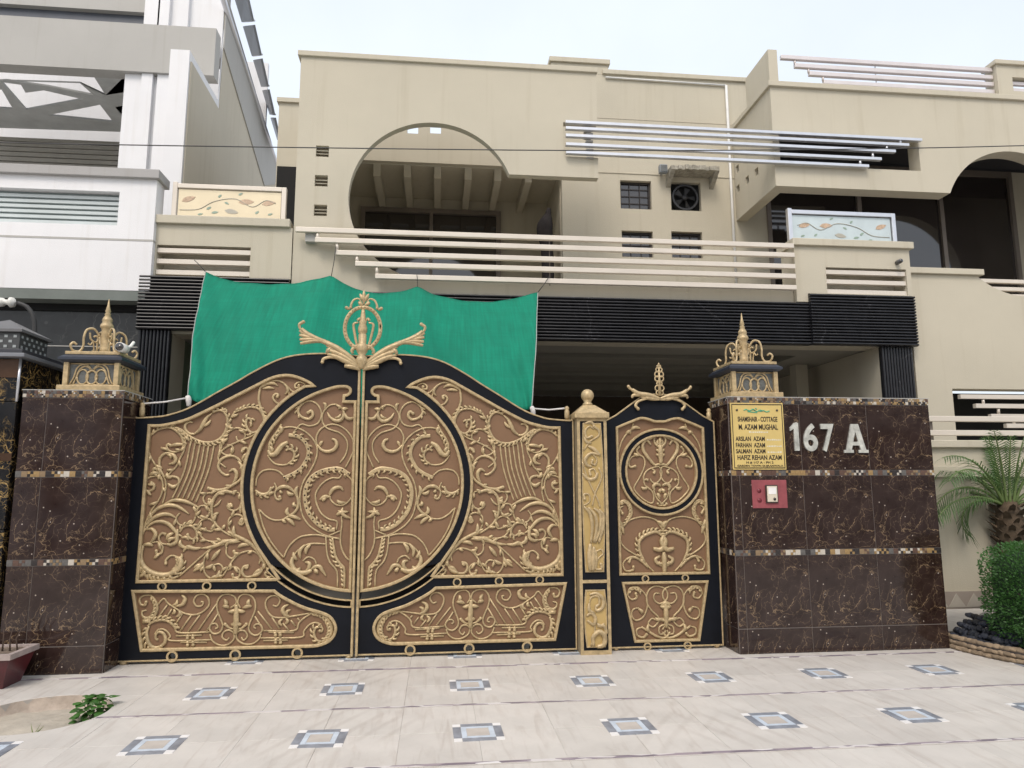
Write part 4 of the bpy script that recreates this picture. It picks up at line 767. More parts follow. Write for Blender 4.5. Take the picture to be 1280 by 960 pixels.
for z,x,y in bd:
    c=zp(z,[(x,y)])[0]; r=2.4*PM; m=MB().lathe([(.001,-r),(r*.75,-r*.7),(r,0),(r*.75,r*.7),(.001,r)],(c[0],PY-.008,c[1]),8); m.build('bead',GOLD,LF)
# crest wings (one per leaf)
CY=-.06
def cstroke(par,name,z,kd,pts,ft=0,sc=1.0,Y=CY,mirror=None,lift=0.0,k=6):
    xz=zp(z,pts,0)
    if mirror is not None: xz=[(2*mirror-x,zz) for x,zz in xz]
    m=MB(); stroke(m,xz,kd,ft,Y=Y,k=k,lift=lift); return m.build(name,GOLD,par)
for kd,pts in (('W',[(598,645),(520,575),(430,510),(350,470),(280,445)]),('B',[(360,465),(260,430),(200,398),(165,365)]),('g',[(200,400),(160,370),(150,335),(178,315)]),('W',[(595,650),(510,590),(430,545),(345,512)]),('W',[(592,652),(500,605),(420,568),(350,548)]),('w',[(380,500),(360,520),(345,540)]),('g',[(590,655),(520,620),(440,582),(370,570),(325,582),(315,605)]),('B',[(592,658),(540,640),(475,632)]),('w',[(370,462),(270,452),(156,470)]),('w',[(340,450),(240,442),(152,442)]),('w',[(300,445),(220,425),(150,410)]),('b',[(260,430),(200,412),(150,378)]),('b',[(590,652),(480,570),(345,485)])):
    cstroke(LF,'crest_wing',  'c',kd,pts)
LF_parts=[o for o in LF.children]
# ---- right leaf is the mirror image
RF=LF.copy(); COL.objects.link(RF); RF.location=(1.08,0,0); RF.scale=(-1,1,1); RF['label']='right leaf of the black and gold double gate, next to the gold post'
for ch in LF_parts: c=ch.copy(); COL.objects.link(c); c.parent=RF
# oval crest emblem carried by the left leaf
cz0=P0(455.2,350+360/5.818); ox=0.0
em=MB(); n_=44; rx_,rz_=P0(350+750/5.818,412)[0]-P0(350+612/5.818,412)[0],0; rx_=.178; rz_=.218; oz=cz0[1]
ringp=[(ox+rx_*math.cos(2*math.pi*i/n_),CY,oz+rz_*math.sin(2*math.pi*i/n_)) for i in range(n_)]; em.tube(ringp+[ringp[0],ringp[1]],.021,8,.8,False,(0,-1,0)); ov=em.build('crest_oval',GOLD,LF)
em=MB()
for i in range(34):
    a=2*math.pi*i/34; em.lathe([(.001,-.008),(.008,0),(.001,.008)],(ox+rx_*math.cos(a),CY-.016,oz+rz_*math.sin(a)),6)
o=em.build('crest_beading',mat('dark_gold',(.30,.20,.09),.5,.2),ov)
cy2z=lambda y:P0(455.2,350+y/5.818)[1]
em=MB(); em.lathe([(r/5.818*PM,cy2z(y)) for y,r in((655,20),(640,30),(600,48),(575,42),(555,26),(530,42),(490,50),(478,36),(470,30),(410,32),(400,26),(390,36),(360,36),(330,26),(318,30),(300,22),(280,20),(250,16),(225,12))],(0,CY,0),16); em.build('crest_vase',GOLD,LF)
for sx in(-1,1):
    for kd,pts in(('F',[(575,320),(548,325),(540,345),(552,420),(565,480),(580,510)]),('e',[(598,310),(585,290),(575,300)]),('b',[(600,490),(560,490),(530,520),(535,545)]),('e',[(600,185),(580,150),(545,155),(525,185),(520,212)]),('g',[(520,212),(505,220),(490,213)]),('p',[(612,170),(600,140),(586,112)]),('b',[(610,195),(590,185),(578,170)])):
        cstroke(LF,'crest_scroll','c',kd,pts,0,mirror=None if sx<0 else P0(455.4,400)[0])
cstroke(LF,'crest_finial','c','p',[(614,190),(614,140),(616,85)])
# hinge posts and rope pegs at the outer corners
for rf,xx in((LF,-2.12),(RF,2.12)):
    pass
pg=MB(); xx,zz=P(181,512,0); pg.lathe([(.014,0),(.026,.02),(.026,.09),(.018,.1),(.026,.12),(.012,.14)],(-2.10,0,2.30),10); pg.build('hinge_peg',GOLD,LF)
c=MB().lathe([(.014,0),(.026,.02),(.026,.09),(.018,.1),(.026,.12),(.012,.14)],(-2.10,0,2.30),10).build('hinge_peg',GOLD,LF); c.parent=RF
for xx in(-2.10,-.05): MB().lathe([(.03,0),(.035,.012),(.03,.03)],(xx,-.01,.0),10).build('pivot',GOLD,LF)
# ------------------------------------------------------------------ gold post between gates
px0,px1=2.170,2.475
PO=thing('gate_post','gold gate post with carved panels and a ball finial between the gates','post',(2.32,0,0))
pf=-.17
box('shaft',mat('dull_gold_shaft',(.32,.26,.17),.5,.2,.15,4),PO,px0,px1,pf+.02,.14,0,2.30)
MB().plate([(px0,0.0),(px1,0.0),(px1,2.30),(px0,2.30)],[[(px0+.03,.04),(px1-.03,.04),(px1-.03,.675),(px0+.03,.675)],[(px0+.03,.705),(px1-.03,.705),(px1-.03,2.27),(px0+.03,2.27)]],pf,pf+.02).build('border',GOLD,PO)
box('inset',BLACK,PO,px0+.03,px1-.03,pf+.008,pf+.0195,.04,2.27)
mid=(px0+px1)/2
def ppan(zb_,zt_,wb,wm_,wt):
    L_=[(mid+s*w_,zb_+(zt_-zb_)*t) for s,seq in((1,[(0,wb),(.25,(wb+wm_)/2+.006),(.5,wm_),(.75,(wm_+wt)/2+.006),(1,wt)]),(-1,[(1,wt),(.75,(wm_+wt)/2+.006),(.5,wm_),(.25,(wb+wm_)/2+.006),(0,wb)])) for t,w_ in seq]; return L_
up_=ppan(.785,2.245,.088,.108,.088); lo_=ppan(.075,.605,.088,.108,.092)
for pl in(up_,lo_):
    MB().plate(pl,[],pf-.006,pf+.0075).build('carved_panel',GOLD2,PO); m=MB(); trim(m,pl,.9,Y=pf+.002,d=.012); m.build('panel_trim',GOLD,PO)
def pst(z,kd,pts,ft=0):
    xz=[P(ZN[z][0]+x/ZN[z][2],ZN[z][1]+y/ZN[z][2],pf) for x,y in pts]; m=MB(); stroke(m,xz,kd,ft,Y=pf-.006,k=5,lift=.1); m.build('carved_scroll' ,GOLD,PO)
for kd,pts in(('e',[(110,300),(150,240),(210,200),(215,160),(180,130)]),('f',[(115,110),(160,100),(190,140)]),('e',[(180,150),(150,130),(120,160),(130,210),(165,200)]),('f',[(110,200),(130,240),(165,250)]),('b',[(140,270),(180,290),(225,335)]),('b',[(225,330),(160,320),(120,360),(130,400),(165,415)]),('e',[(165,320),(200,360),(190,400),(165,390),(170,370)]),('b',[(100,460),(140,500),(190,495),(205,455)]),('e',[(200,470),(180,430),(150,440),(155,470)]),('t',[(100,380),(130,480),(170,570),(205,640),(225,700)]),('t',[(215,420),(235,490),(190,600),(170,690)]),('e',[(105,690),(150,660),(145,610),(110,610),(115,640)]),('b',[(110,695),(150,740),(170,830),(160,950)]),('b',[(140,700),(190,760),(200,850),(180,950)]),('b',[(180,705),(225,750),(225,850),(190,950)]),('b',[(215,715),(248,760),(240,860),(215,950)])): pst('s',kd,pts)
for kd,pts in(('B',[(155,110),(150,200),(155,300)]),('B',[(180,130),(175,220),(175,300)]),('b',[(190,150),(195,220),(190,290)]),('e',[(190,170),(230,150),(245,180),(215,210),(190,250),(200,290),(235,285),(230,255)]),('b',[(150,470),(200,460),(245,500),(240,560),(200,580),(195,545)]),('e',[(150,540),(160,490),(210,480),(220,530),(200,550)]),('b',[(130,620),(160,600),(190,630),(180,680),(135,650)]),('p',[(145,530),(150,580),(190,600)]),('t',[(190,660),(185,740),(160,830)]),('b',[(205,690),(250,690),(265,740),(205,720)]),('B',[(180,830),(175,770),(215,730),(255,760),(250,820),(205,835)]),('p',[(200,670),(230,690),(255,670)])): pst('t',kd,pts)
ca=MB(); ca.box(px0-.025,px1+.025,pf-.03,.17,2.30,2.36,.006); ca.build('cap',GOLD,PO)
MB().add([(px0-.01,pf-.015,2.36),(px1+.01,pf-.015,2.36),(px1+.01,.155,2.36),(px0-.01,.155,2.36),(mid-.06,-.045,2.45),(mid+.06,-.045,2.45),(mid+.06,.07,2.45),(mid-.06,.07,2.45)],[(0,1,5,4),(1,2,6,5),(2,3,7,6),(3,0,4,7),(4,5,6,7),(3,2,1,0)]).build('cap_slope',GOLD,PO)
bl=MB(); bl.lathe([(.055,2.45),(.05,2.47),(.035,2.485),(.045,2.50)]+[(.068*math.sin(R(a)),2.555-.068*math.cos(R(a))) for a in range(40,180,14)]+[(.002,2.623)],(mid,.012,0),18); bl.build('ball_finial',GOLD,PO)
# ------------------------------------------------------------------ pedestrian gate
PG=thing('pedestrian_gate','narrow black and gold gate with a round panel right of the gold post','gate',(3.08,0,0))
gx=3.078; gl,gr_=2.495,3.655
half=[P0(758,528.5),P0(769,522),P0(794,503.5),P0(803,499)]
zz_=[2.285,2.345,2.50,2.545]
Lh=[(gl,zz_[0])]+smooth([(half[1][0],zz_[1]),(half[2][0],zz_[2]),(half[3][0],zz_[3]),(gx-.05,2.57)],4)
outl=Lh+[(2*gx-x,z) for x,z in reversed(Lh)]+[(gr_,.03),(gl,.03)]
cyc=P0(826.6,589.7); gcx=gx; gcz=cyc[1]; ro,ri=.44,.375
def sym(hl): return hl+[(2*gx-x,z) for x,z in reversed(hl)]
def toh(px,py):
    return P0(px,py)
uh=smooth([toh(770,535),toh(779,531),toh(789,527),toh(799,523.2),toh(808,524),toh(817,527),toh(824,527.2)],3); uh[-1]=(gx-.004,uh[-1][1])
zu0=P0(775,717.5)[1]; xul=uh[0][0]
upP=[(xul+.0,zu0)]+uh; upP=sym(upP)
ck=lambda r,n=48:[(gcx+r*math.cos(2*math.pi*i/n),gcz+r*math.sin(2*math.pi*i/n)) for i in range(n)]
lwP=sym([(P0(793,801)[0],P0(793,801)[1]),(P0(777.7,728.5)[0],P0(777.7,728.5)[1])])
rgs=[(P0(805.4,722.7),4.2),(P0(808,807),4.4)]; rgs+=[((2*gx-c[0],c[1]),r) for c,r in rgs]
MB().plate(outl,[upP,lwP]+[circ(c,r*PM*.8) for c,r in rgs],GY,.02).build('frame',BLACK,PG)
MB().plate(upP,[],PY,.012).build('upper_panel',TAN,PG); MB().plate(lwP,[],PY,.012).build('base_panel',TAN,PG)
MB().ring((gcx,gcz),ri,ro-ri,GY,PY-.001,56).build('black_ring',BLACK,PG)
for l,w_ in((upP,1.7),(lwP,1.7),(ck(ro),1.5),(ck(ri),1.5)):
    m=MB(); trim(m,l,w_); m.build('panel_trim',GOLD,PG)
m=MB(); trim(m,outl,1.0,d=.01); m.build('edge_trim',GOLD,PG)
for c,r in rgs: MB().ring(c,r*PM*.8,r*PM*.42,GY-.014,GY+.03,20).build('ring',GOLD,PG)
PS=[('p','t',0,[(440,570),(400,575),(340,600),(305,650),(310,720),(340,750),(380,790),(390,850),(370,885),(300,850),(230,780),(225,740),(260,680),(300,600),(315,540),(300,490),(260,470)]),('p','e',0,[(265,470),(200,490),(175,540),(190,575),(230,568)]),('p','b',0,[(365,385),(330,345),(297,375),(300,430),(330,480),(370,530),(400,560)]),('p','m',0,[(395,560),(430,552),(450,555)]),('p','e',0,[(285,480),(250,450),(245,425),(262,402)]),('p','p',0,[(270,475),(240,470),(215,455)]),
('p','e',0,[(375,590),(400,610),(392,625)]),('p','t',0,[(440,575),(460,620),(445,680),(410,712),(375,700),(360,675)]),('p','p',0,[(340,745),(310,760),(280,745)]),('p','e',0,[(305,690),(325,680),(335,685)]),('p','b',0,[(400,775),(385,745),(410,718),(450,735)]),('p','t',0,[(390,770),(410,830),(445,875),(475,895)]),('p','p',0,[(415,800),(430,815),(440,850)]),('p','p',0,[(460,760),(440,780),(455,790)]),('p','e',0,[(470,900),(440,905),(425,890)]),
('p','e',0,[(460,310),(420,305),(395,330),(400,370),(430,400)]),('p','e',0,[(450,340),(425,345),(420,370),(445,380)]),('p','p',0,[(330,345),(370,320),(410,310)]),
('p','t',0,[(90,450),(110,370),(150,300),(200,250),(215,200)]),('p','p',0,[(195,255),(230,235),(275,245)]),('p','p',0,[(150,290),(180,270),(190,295)]),('p','F',-.8,[(80,890),(130,862),(180,885),(205,950)]),
('q','F',-.8,[(60,60),(95,32),(130,55),(140,105),(115,150),(92,180)]),('q','e',0,[(90,60),(70,75),(85,105)]),('q','t',0,[(92,172),(140,140),(210,125),(280,140),(310,175),(335,215)]),('q','p',0,[(290,150),(320,165),(322,195)]),('q','p',0,[(60,130),(75,170),(95,200)]),('q','p',0,[(55,180),(80,190),(95,230)]),('q','t',0,[(90,190),(72,260),(100,310),(160,350),(200,370),(240,420),(275,455)]),
('q','b',1.0,[(222,400),(188,330),(188,265),(235,228),(290,215),(330,245)]),('q','B',0,[(325,235),(342,275),(315,320),(270,315)]),('q','m',0,[(240,430),(200,390),(150,365),(105,380)]),('q','e',0,[(110,375),(88,410),(105,448),(145,445),(150,425)]),('q','e',0,[(180,375),(140,370),(125,395)]),('q','b',0,[(340,400),(300,405),(283,380),(310,360)]),('q','e',0,[(335,420),(310,415),(305,400)]),
('q','t',0,[(310,585),(280,585),(275,620),(310,645),(350,620),(355,580),(330,550),(280,540),(240,570),(230,630),(255,680),(300,725),(300,755),(270,785),(240,765),(262,735),(290,745)]),('q','F',-.8,[(115,600),(130,555),(175,548),(200,575)]),('q','e',0,[(120,600),(140,620),(170,610),(165,585)]),('q','t',0,[(190,555),(225,595),(235,660),(210,725),(165,745),(140,715),(150,680),(185,670)]),('q','p',0,[(180,675),(200,690),(195,705)]),('q','t',0,[(372,800),(345,772),(308,785),(308,825),(335,825),(345,805)]),('q','m',0,[(372,815),(340,850),(290,840),(240,810),(200,785)]),('q','e',0,[(210,785),(172,800),(175,835),(210,848),(230,830)]),('q','p',0,[(280,730),(300,740),(345,735)]),('q','p',0,[(240,770),(235,800),(255,815)]),('q','p',0,[(310,660),(335,665),(355,650)])]
axq={'p':(455.0,0),'q':None}
def axis(z,y):
    ox_,oy_,s=ZN[z]; py=oy_+y/s; return gx
for z,kd,ft,pts in PS:
    xz=zp(z,pts)
    # straighten so the axis is at gx : measured axis drifts by a few millimetres
    for mi in(0,1):
        q=[(2*gx-x,zz) for x,zz in xz] if mi else xz
        m=MB(); stroke(m,q,kd,ft*(-1 if mi else 1),k=5); m.build(scroll_name(kd,ft),GOLD,PG)
for z,kd,pts in(('p','B',[(0,380),(0,430),(0,480),(0,545)]),('p','b',[(0,320),(0,350),(0,390)]),('q','B',[(0,335),(0,380),(0,465)]),('q','B',[(0,625),(0,680),(0,720),(0,790)]),('p','b',[(-40,425),(0,440),(40,425)]),('p','b',[(-40,465),(0,480),(40,465)]),('q','b',[(-28,655),(0,640),(28,655)]),('q','b',[(-50,735),(0,745),(50,735)])):
    s=ZN[z][2]; xz=[(gx+x/s*PM,P0(830,ZN[z][1]+y/s)[1]) for x,y in pts]; m=MB(); stroke(m,xz,kd,0,k=5); m.build('centre_ornament',GOLD,PG)
for mi in(0,1):
    for kd,pts in(('B',[(592,285),(530,265),(465,255),(425,230)]),('g',[(440,240),(415,225),(404,212)]),('b',[(590,290),(520,272),(440,262),(425,280)]),('g',[(588,292),(520,285),(465,300),(447,325),(462,345)]),('b',[(592,290),(540,285),(480,275)])):
        xz=zp('d',pts,0); dx=gx-zp('d',[(592,285)],0)[0][0]; xz=[(x+dx,z) for x,z in xz]
        if mi: xz=[(2*gx-x,z) for x,z in xz]
        m=MB(); stroke(m,xz,kd,0,Y=CY,lift=0); m.build('crest_wing',GOLD,PG)
m=MB()
for y,rr in((250,16),(222,20),(195,12),(165,20),(140,20),(112,14),(92,8)):
    zz=P0(820.5,440+y/4.8)[1]
    for sx in(-1,1):
        n2=12; rp=[(gx+sx*rr*.75/4.8*PM+rr*.75/4.8*PM*math.cos(2*math.pi*i/n2),CY,zz+rr*.9/4.8*PM*math.sin(2*math.pi*i/n2)) for i in range(n2)]; m.tube(rp+rp[:2],.0075,6,1,False,(0,-1,0))
for y in(80,128,180,205): 
    zz=P0(820.5,440+y/4.8)[1]; m.lathe([(.001,-.02),(.013,0),(.001,.02)],(gx,CY,zz),8)
m.tube([(gx,CY,2.55),(gx,CY,P0(820.5,440+80/4.8)[1])],[.02,.006],8); m.build('crest_finial',GOLD,PG)
for xx in(gl+.06,gr_-.06): MB().lathe([(.014,0),(.03,.012),(.03,.03)],(xx,-.01,0),10).build('pivot',GOLD,PG)
MB().lathe([(.014,0),(.026,.02),(.026,.09),(.018,.1),(.026,.12),(.012,.14)],(gr_-.03,0,2.29),10).build('hinge_peg',GOLD,PG)
# black strip closing the slot under the round panel
for rf,sg in((LF,-1),(RF,-1)):
    sp=[(x,z) for x,z in slotp]; o=MB().plate([((x*1.0),z) for x,z in sp],[],.006,.016).build('slot_backing',mat('black_gloss_strip',(.004,.004,.005),.75,spec=.1),LF); o.parent=rf
# ------------------------------------------------------------------ marble pillars
MOS=[mat('mosaic_gold',(.33,.22,.10),.3,.1,.3,30),mat('mosaic_brown',(.11,.065,.05),.3,0,.3,30),mat('mosaic_cream',(.50,.46,.40),.3,0,.1,30),mat('mosaic_grey',(.12,.115,.11),.3,0,.3,30),mat('mosaic_dark',(.035,.03,.03),.25,0,.3,30),mat('mosaic_tan',(.24,.17,.10),.3,0,.2,30)]
MW=[0,0,1,3,4,5,3,2,5,4,1,4]
def mosaic_cell(s,kind,mi,horiz=False):
    key=('mos',kind,mi,round(s,4))
    if key in MATS: return MATS[key]
    m=MB(); h=s/2-.001
    if kind==0: m.box(-h,h,-.004,.006,-h,h)
    else:
        for a in(0,1):
            for c in(0,1): m.box(-h+a*(h+.0006),-h+a*(h+.0006)+h-.001,-.004,.006,-h+c*(h+.0006),-h+c*(h+.0006)+h-.001)
    me=m.mesh('mosaic_tile'); me.materials.append(MOS[mi])
    if kind: 
        me.materials.append(MOS[(mi+2)%6])
        for i,p in enumerate(me.polygons): p.material_index=1 if (i//6) in(1,2) else 0
    MATS[key]=me; return me
def band(par,x0,x1,y,z,s,rows=1,side=None,rot=0):
    n=max(1,round((x1-x0)/s)); st=(x1-x0)/n
    for r in range(rows):
        for i in range(n):
            k=1 if random.random()<.42 else 0; me=mosaic_cell(min(st,s),k,random.choice(MW))
            u=x0+(i+.5)*st
            if rot: o=link('mosaic_tile',me,None,par,(y,u,z+s*(r+.5))); o.rotation_euler.z=rot
            else: o=link('mosaic_tile',me,None,par,(u,y,z+s*(r+.5)))
def tiles(par,xs,zs,y,th=.012):
    for i in range(len(xs)-1):
        for j in range(len(zs)-1):
            a,b_=xs[i],xs[i+1]; c,d=zs[j]
    return
def slab(par,x0,x1,z0,z1,y,rot=0,gap=.0022):
    w,h=x1-x0,z1-z0; m=MB().box(-w/2+gap,w/2-gap,-.006,.012,-h/2+gap,h/2-gap,.0015); me=m.mesh('marble_tile'); me.materials.append(BROWN)
    if rot: o=link('marble_tile',me,None,par,(y,(x0+x1)/2,(z0+z1)/2)); o.rotation_euler.z=rot
    else: o=link('marble_tile',me,None,par,((x0+x1)/2,y,(z0+z1)/2))
    return o
GJ=mat('pale_tile_grout',(.20,.175,.16),.8)
Zs=[(0,.235),(.238,.93),(.985,1.715),(1.77,2.44)]
def pillar(root,x0,x1,xsplit,yf,yb,zb,side,bands):
    box('core',GJ,root,x0+.001,x1-.001,yf-.0025,yb,0,2.44)
    for (a,b_) in zip(xsplit[:-1],xsplit[1:]):
        for z0,z1 in Zs: slab(root,a,b_,z0,z1,yf)
    s_=.052
    for z,rows in bands:
        band(root,x0,x1,yf-.004,z,s_ if rows==1 else .032,rows)
        if side: band(root,yf+.01,yb,side-.004 if side==x0 else side+.004,z,s_ if rows==1 else .032,rows,rot=-math.pi/2 if side==x0 else math.pi/2)
    for z0,z1 in Zs: slab(root,yf+.012,yb,z0,z1,side,rot=-math.pi/2 if side==x0 else math.pi/2)
    box('top_slab',GREYP,root,x0-.01,x1+.01,yf-.010,yb+.02,2.509,2.516); box('top_band_core',GJ,root,x0-.003,x1+.003,yf-.002,yb+.01,2.442,2.508)
LP=thing('gate_pillar','brown marble pillar with mosaic bands left of the double gate','pillar',(-2.58,0,0))
pillar(LP,-3.02,-2.145,[-3.02,-2.80,-2.145],-.33,.30,0,-2.145,[(.932,1),(1.717,1),(2.444,2)])
RP=thing('gate_wall','brown marble wall with mosaic bands carrying the house number','wall',(4.78,0,0))
pillar(RP,3.70,5.88,[3.70,3.785,4.45,5.18,5.88],-.33,.16,0,3.70,[(.932,1),(1.717,1),(2.444,2)])
# ------------------------------------------------------------------ pillar lanterns
def lantern(label,cx,cy,z0,s):
    t=thing('pillar_lantern',label,'lantern',(cx,cy,z0),'lanterns on the marble gate pillars'); w_=.245*s
    box('base_plate',GOLD,t,cx-w_-.035,cx+w_+.035,cy-w_-.035,cy+w_+.035,z0,z0+.05,.005)
    zb_,zt_=z0+.05,z0+.27
    box('glass_box',LGLASS,t,cx-w_+.03,cx+w_-.03,cy-w_+.03,cy+w_-.03,zb_,zt_)
    for sx in(-1,1):
        for sy in(-1,1): MB().box(cx+sx*(w_-.02)-.022,cx+sx*(w_-.02)+.022,cy+sy*(w_-.02)-.022,cy+sy*(w_-.02)+.022,zb_,zt_,.004).build('corner_post',GOLD,t)
    for q in range(4):
        ca,sa=math.cos(q*math.pi/2),math.sin(q*math.pi/2); T=lambda u,z:(cx+u*ca+(w_-.025)*sa,cy+u*sa-(w_-.025)*ca,z)
        if q==2: continue
        m=MB(); ww=w_-.05; hh_=zt_-zb_
        for sx in(-1,1):
            for k_,(bx_,hx) in enumerate(((.98,.86),(.84,.74))):
                pts=crv([Vector((0,.62,0)),Vector((sx*.18,.86-.06*k_,0)),Vector((sx*(.45-.05*k_),.93-.1*k_,0)),Vector((sx*(.70-.1*k_),.75-.1*k_,0)),Vector((sx*(.82-.12*k_),.35,0)),Vector((sx*bx_,.05,0))],5)
                m.tube([T(p.x*ww,zb_+p.y*hh_) for p in pts],.008,6)
            pts=[Vector((sx*(.42+.25*math.cos(a)),.38+.32*math.sin(a),0)) for a in [R(i*20) for i in range(0,19)]]; m.tube([T(p.x*ww,zb_+p.y*hh_) for p in pts],.008,6)
        pts=[Vector((.24*math.cos(R(i*20)),.36+.30*math.sin(R(i*20)),0)) for i in range(19)]; m.tube([T(p.x*ww,zb_+p.y*hh_) for p in pts],.010,6)
        m.tube([T(-ww,zb_+.01),T(ww,zb_+.01)],.008,6); m.tube([T(-ww,zt_-.01),T(ww,zt_-.01)],.008,6); m.build('grille',GOLD,t)
    m=MB()
    def fr(w0,w1,za,zb2): m.add([(cx-w0,cy-w0,za),(cx+w0,cy-w0,za),(cx+w0,cy+w0,za),(cx-w0,cy+w0,za),(cx-w1,cy-w1,zb2),(cx+w1,cy-w1,zb2),(cx+w1,cy+w1,zb2),(cx-w1,cy+w1,zb2)],[(0,1,5,4),(1,2,6,5),(2,3,7,6),(3,0,4,7),(4,5,6,7),(3,2,1,0)])
    fr(w_+.005,w_+.04,zt_,zt_+.02); fr(w_+.04,w_+.04,zt_+.0205,zt_+.045); fr(w_+.035,w_-.005,zt_+.0455,zt_+.075); m.build('cap',IRON,t)
    zc_=zt_+.076; box('cap_plate',GOLD,t,cx-w_+.0,cx+w_-.0,cy-w_,cy+w_,zc_,zc_+.03,.004); zc_+=.03
    MB().lathe([(.052,0),(.05,.02),(.043,.03),(.05,.04),(.045,.05),(.047,.13),(.043,.20),(.05,.215),(.06,.225),(.058,.24),(.04,.265),(.047,.275),(.043,.29),(.022,.32),(.03,.327),(.018,.34),(.026,.35),(.013,.39),(.003,.45)],(cx,cy,zc_),18,1.27).build('finial',GOLD,t)
    for q in range(4):
        a=R(45+90*q); ca,sa=math.cos(a),math.sin(a); m=MB()
        for kd,pts in((.011,[(.05,.15),(.10,.205),(.155,.19),(.175,.13),(.175,.06),(.20,.012),(.25,.012),(.272,.05),(.25,.075),(.225,.06)]),(.009,[(.13,.17),(.12,.12),(.08,.10),(.06,.13),(.08,.15),(.1,.14)]),(.007,[(.10,.105),(.12,.075),(.14,.085)]),(.007,[(.10,.10),(.09,.05),(.085,.0)])):
            pt=crv([Vector((u,v,0)) for u,v in pts],5); m.tube([(cx+p.x*ca*1.12,cy+p.x*sa*1.12,zc_+p.y*1.22) for p in pt],kd,6)
        m.build('scroll_bracket',GOLD,t)
    return t
lantern('gold and slate lantern on the left marble pillar, camera beside its finial',-2.475,-.03,2.516,1.0)
lantern('gold and slate lantern on the marble wall above the yellow name plate',4.02,-.05,2.516,1.0)
bullet_camera('white bullet security camera on the left pillar lantern',-2.215,-.2,2.93,1.25,(.75,.74,.70))
# ------------------------------------------------------------------ name plate, number, bell
WF=-.336
nx0,nz1_=P(908,503,WF); nx1=P(979.5,506,WF)[0]; nz0_=P(946,588.5,WF)[1]
NP=thing('name_plate','yellow brass name plate with black lettering on the marble wall','name plate',((nx0+nx1)/2,WF,nz0_))
nx0,nx1=3.715,4.275; nz0_,nz1_=1.775,2.45
BR=mat('polished_brass',(.66,.50,.19),.32,.1,.1,3,rvar=.08); INK=mat('black_engraving',(.035,.025,.015),.5); GRN=mat('green_enamel',(.05,.38,.24),.5); WH=mat('white_enamel',(.70,.66,.52),.5)
box('plate',BR,NP,nx0,nx1,WF-.012,WF,nz0_,nz1_,.003)
for (a,b_,c,d) in((nx0+.012,nx1-.012,nz1_-.022,nz1_-.012),(nx0+.012,nx1-.012,nz0_+.012,nz0_+.022),(nx0+.012,nx0+.02,nz0_+.022,nz1_-.022),(nx1-.02,nx1-.012,nz0_+.022,nz1_-.022)): box('border_line',INK,NP,a,b_,WF-.0135,WF-.0121,c,d)
for u in(.12,.88): MB().tube([(nx0+(nx1-nx0)*u,WF-.012,nz1_-.075),(nx0+(nx1-nx0)*u,WF-.018,nz1_-.075)],.011,10).build('screw',ALU,NP)
def text(par,name,body,x0,x1,z0,h,m,y,ext=.0012,bold=.0):
    c=bpy.data.curves.new('t','FONT'); c.body=body; c.size=1; c.extrude=ext/ h if 0 else 0.004; c.offset=bold
    o=bpy.data.objects.new('t',c); COL.objects.link(o); dg=bpy.context.evaluated_depsgraph_get(); dg.update(); me=bpy.data.meshes.new_from_object(o.evaluated_get(dg)); bpy.data.objects.remove(o)
    xs=[v.co.x for v in me.vertices]; ys=[v.co.y for v in me.vertices]; a,b_,c0,d=min(xs),max(xs),min(ys),max(ys)
    off=wloc(par)
    for v in me.vertices:
        X=x0+(v.co.x-a)/(b_-a)*(x1-x0); Z=z0+(v.co.y-c0)/(d-c0)*h; Y=y-(ext if v.co.z>0 else -.0005); v.co=Vector((X,Y,Z))-off
    return link(name,me,m,par)
U=lambda u:nx0+(nx1-nx0)*u; V=lambda v:nz1_-(nz1_-nz0_)*v
for body,u0_,u1_,v0,h in(('SHAMSHAIR - COTTAGE',.13,.88,.285,.052),('M. AZAM MUGHAL',.14,.88,.405,.055),('ARSLAN  AZAM',.07,.62,.575,.046),('FARHAN  AZAM',.07,.62,.67,.046),('SALMAN  AZAM',.07,.62,.76,.046),('HAFIZ REHAN AZAM',.09,.92,.855,.048),('H # 167 A - PH 2',.25,.76,.915,.026),('GARDEN TOWN GUJRANWALA',.08,.94,.967,.026)):
    text(NP,'lettering',body,U(u0_),U(u1_),V(v0),h,INK,WF-.0125,.0012,.028)
m=MB()
for pts in([(.25,.115),(.3,.10),(.36,.12),(.42,.10),(.47,.12)],[(.42,.09),(.5,.13),(.56,.105),(.6,.13)],[(.55,.13),(.62,.115),(.68,.135),(.74,.12)],[(.32,.13),(.4,.14),(.5,.145)],[(.47,.08),(.5,.095)]):
    m.tube([(U(p.x),WF-.013,V(p.y)) for p in crv([Vector((u,v,0)) for u,v in pts],5)],.0055,5)
m.build('green_script',GRN,NP)
for (u,v,l) in((.33,.445,.36),(.66,.56,.27),(.66,.655,.27),(.66,.745,.27)):
    m=MB(); x=U(u)
    while x<U(u+l): w_=random.uniform(.006,.02); m.box(x,min(x+w_,U(u+l)),WF-.0133,WF-.0122,V(v)-.004,V(v)+random.uniform(.006,.012)); x+=w_+.006
    m.build('small_white_script',WH,NP)
HN=thing('house_number','large polished metal house number 167 A on the marble wall','house number',(4.75,WF,1.95))
NUM=mat('polished_number_steel',(.70,.70,.64),.25,.45,.35,16,.3,18)
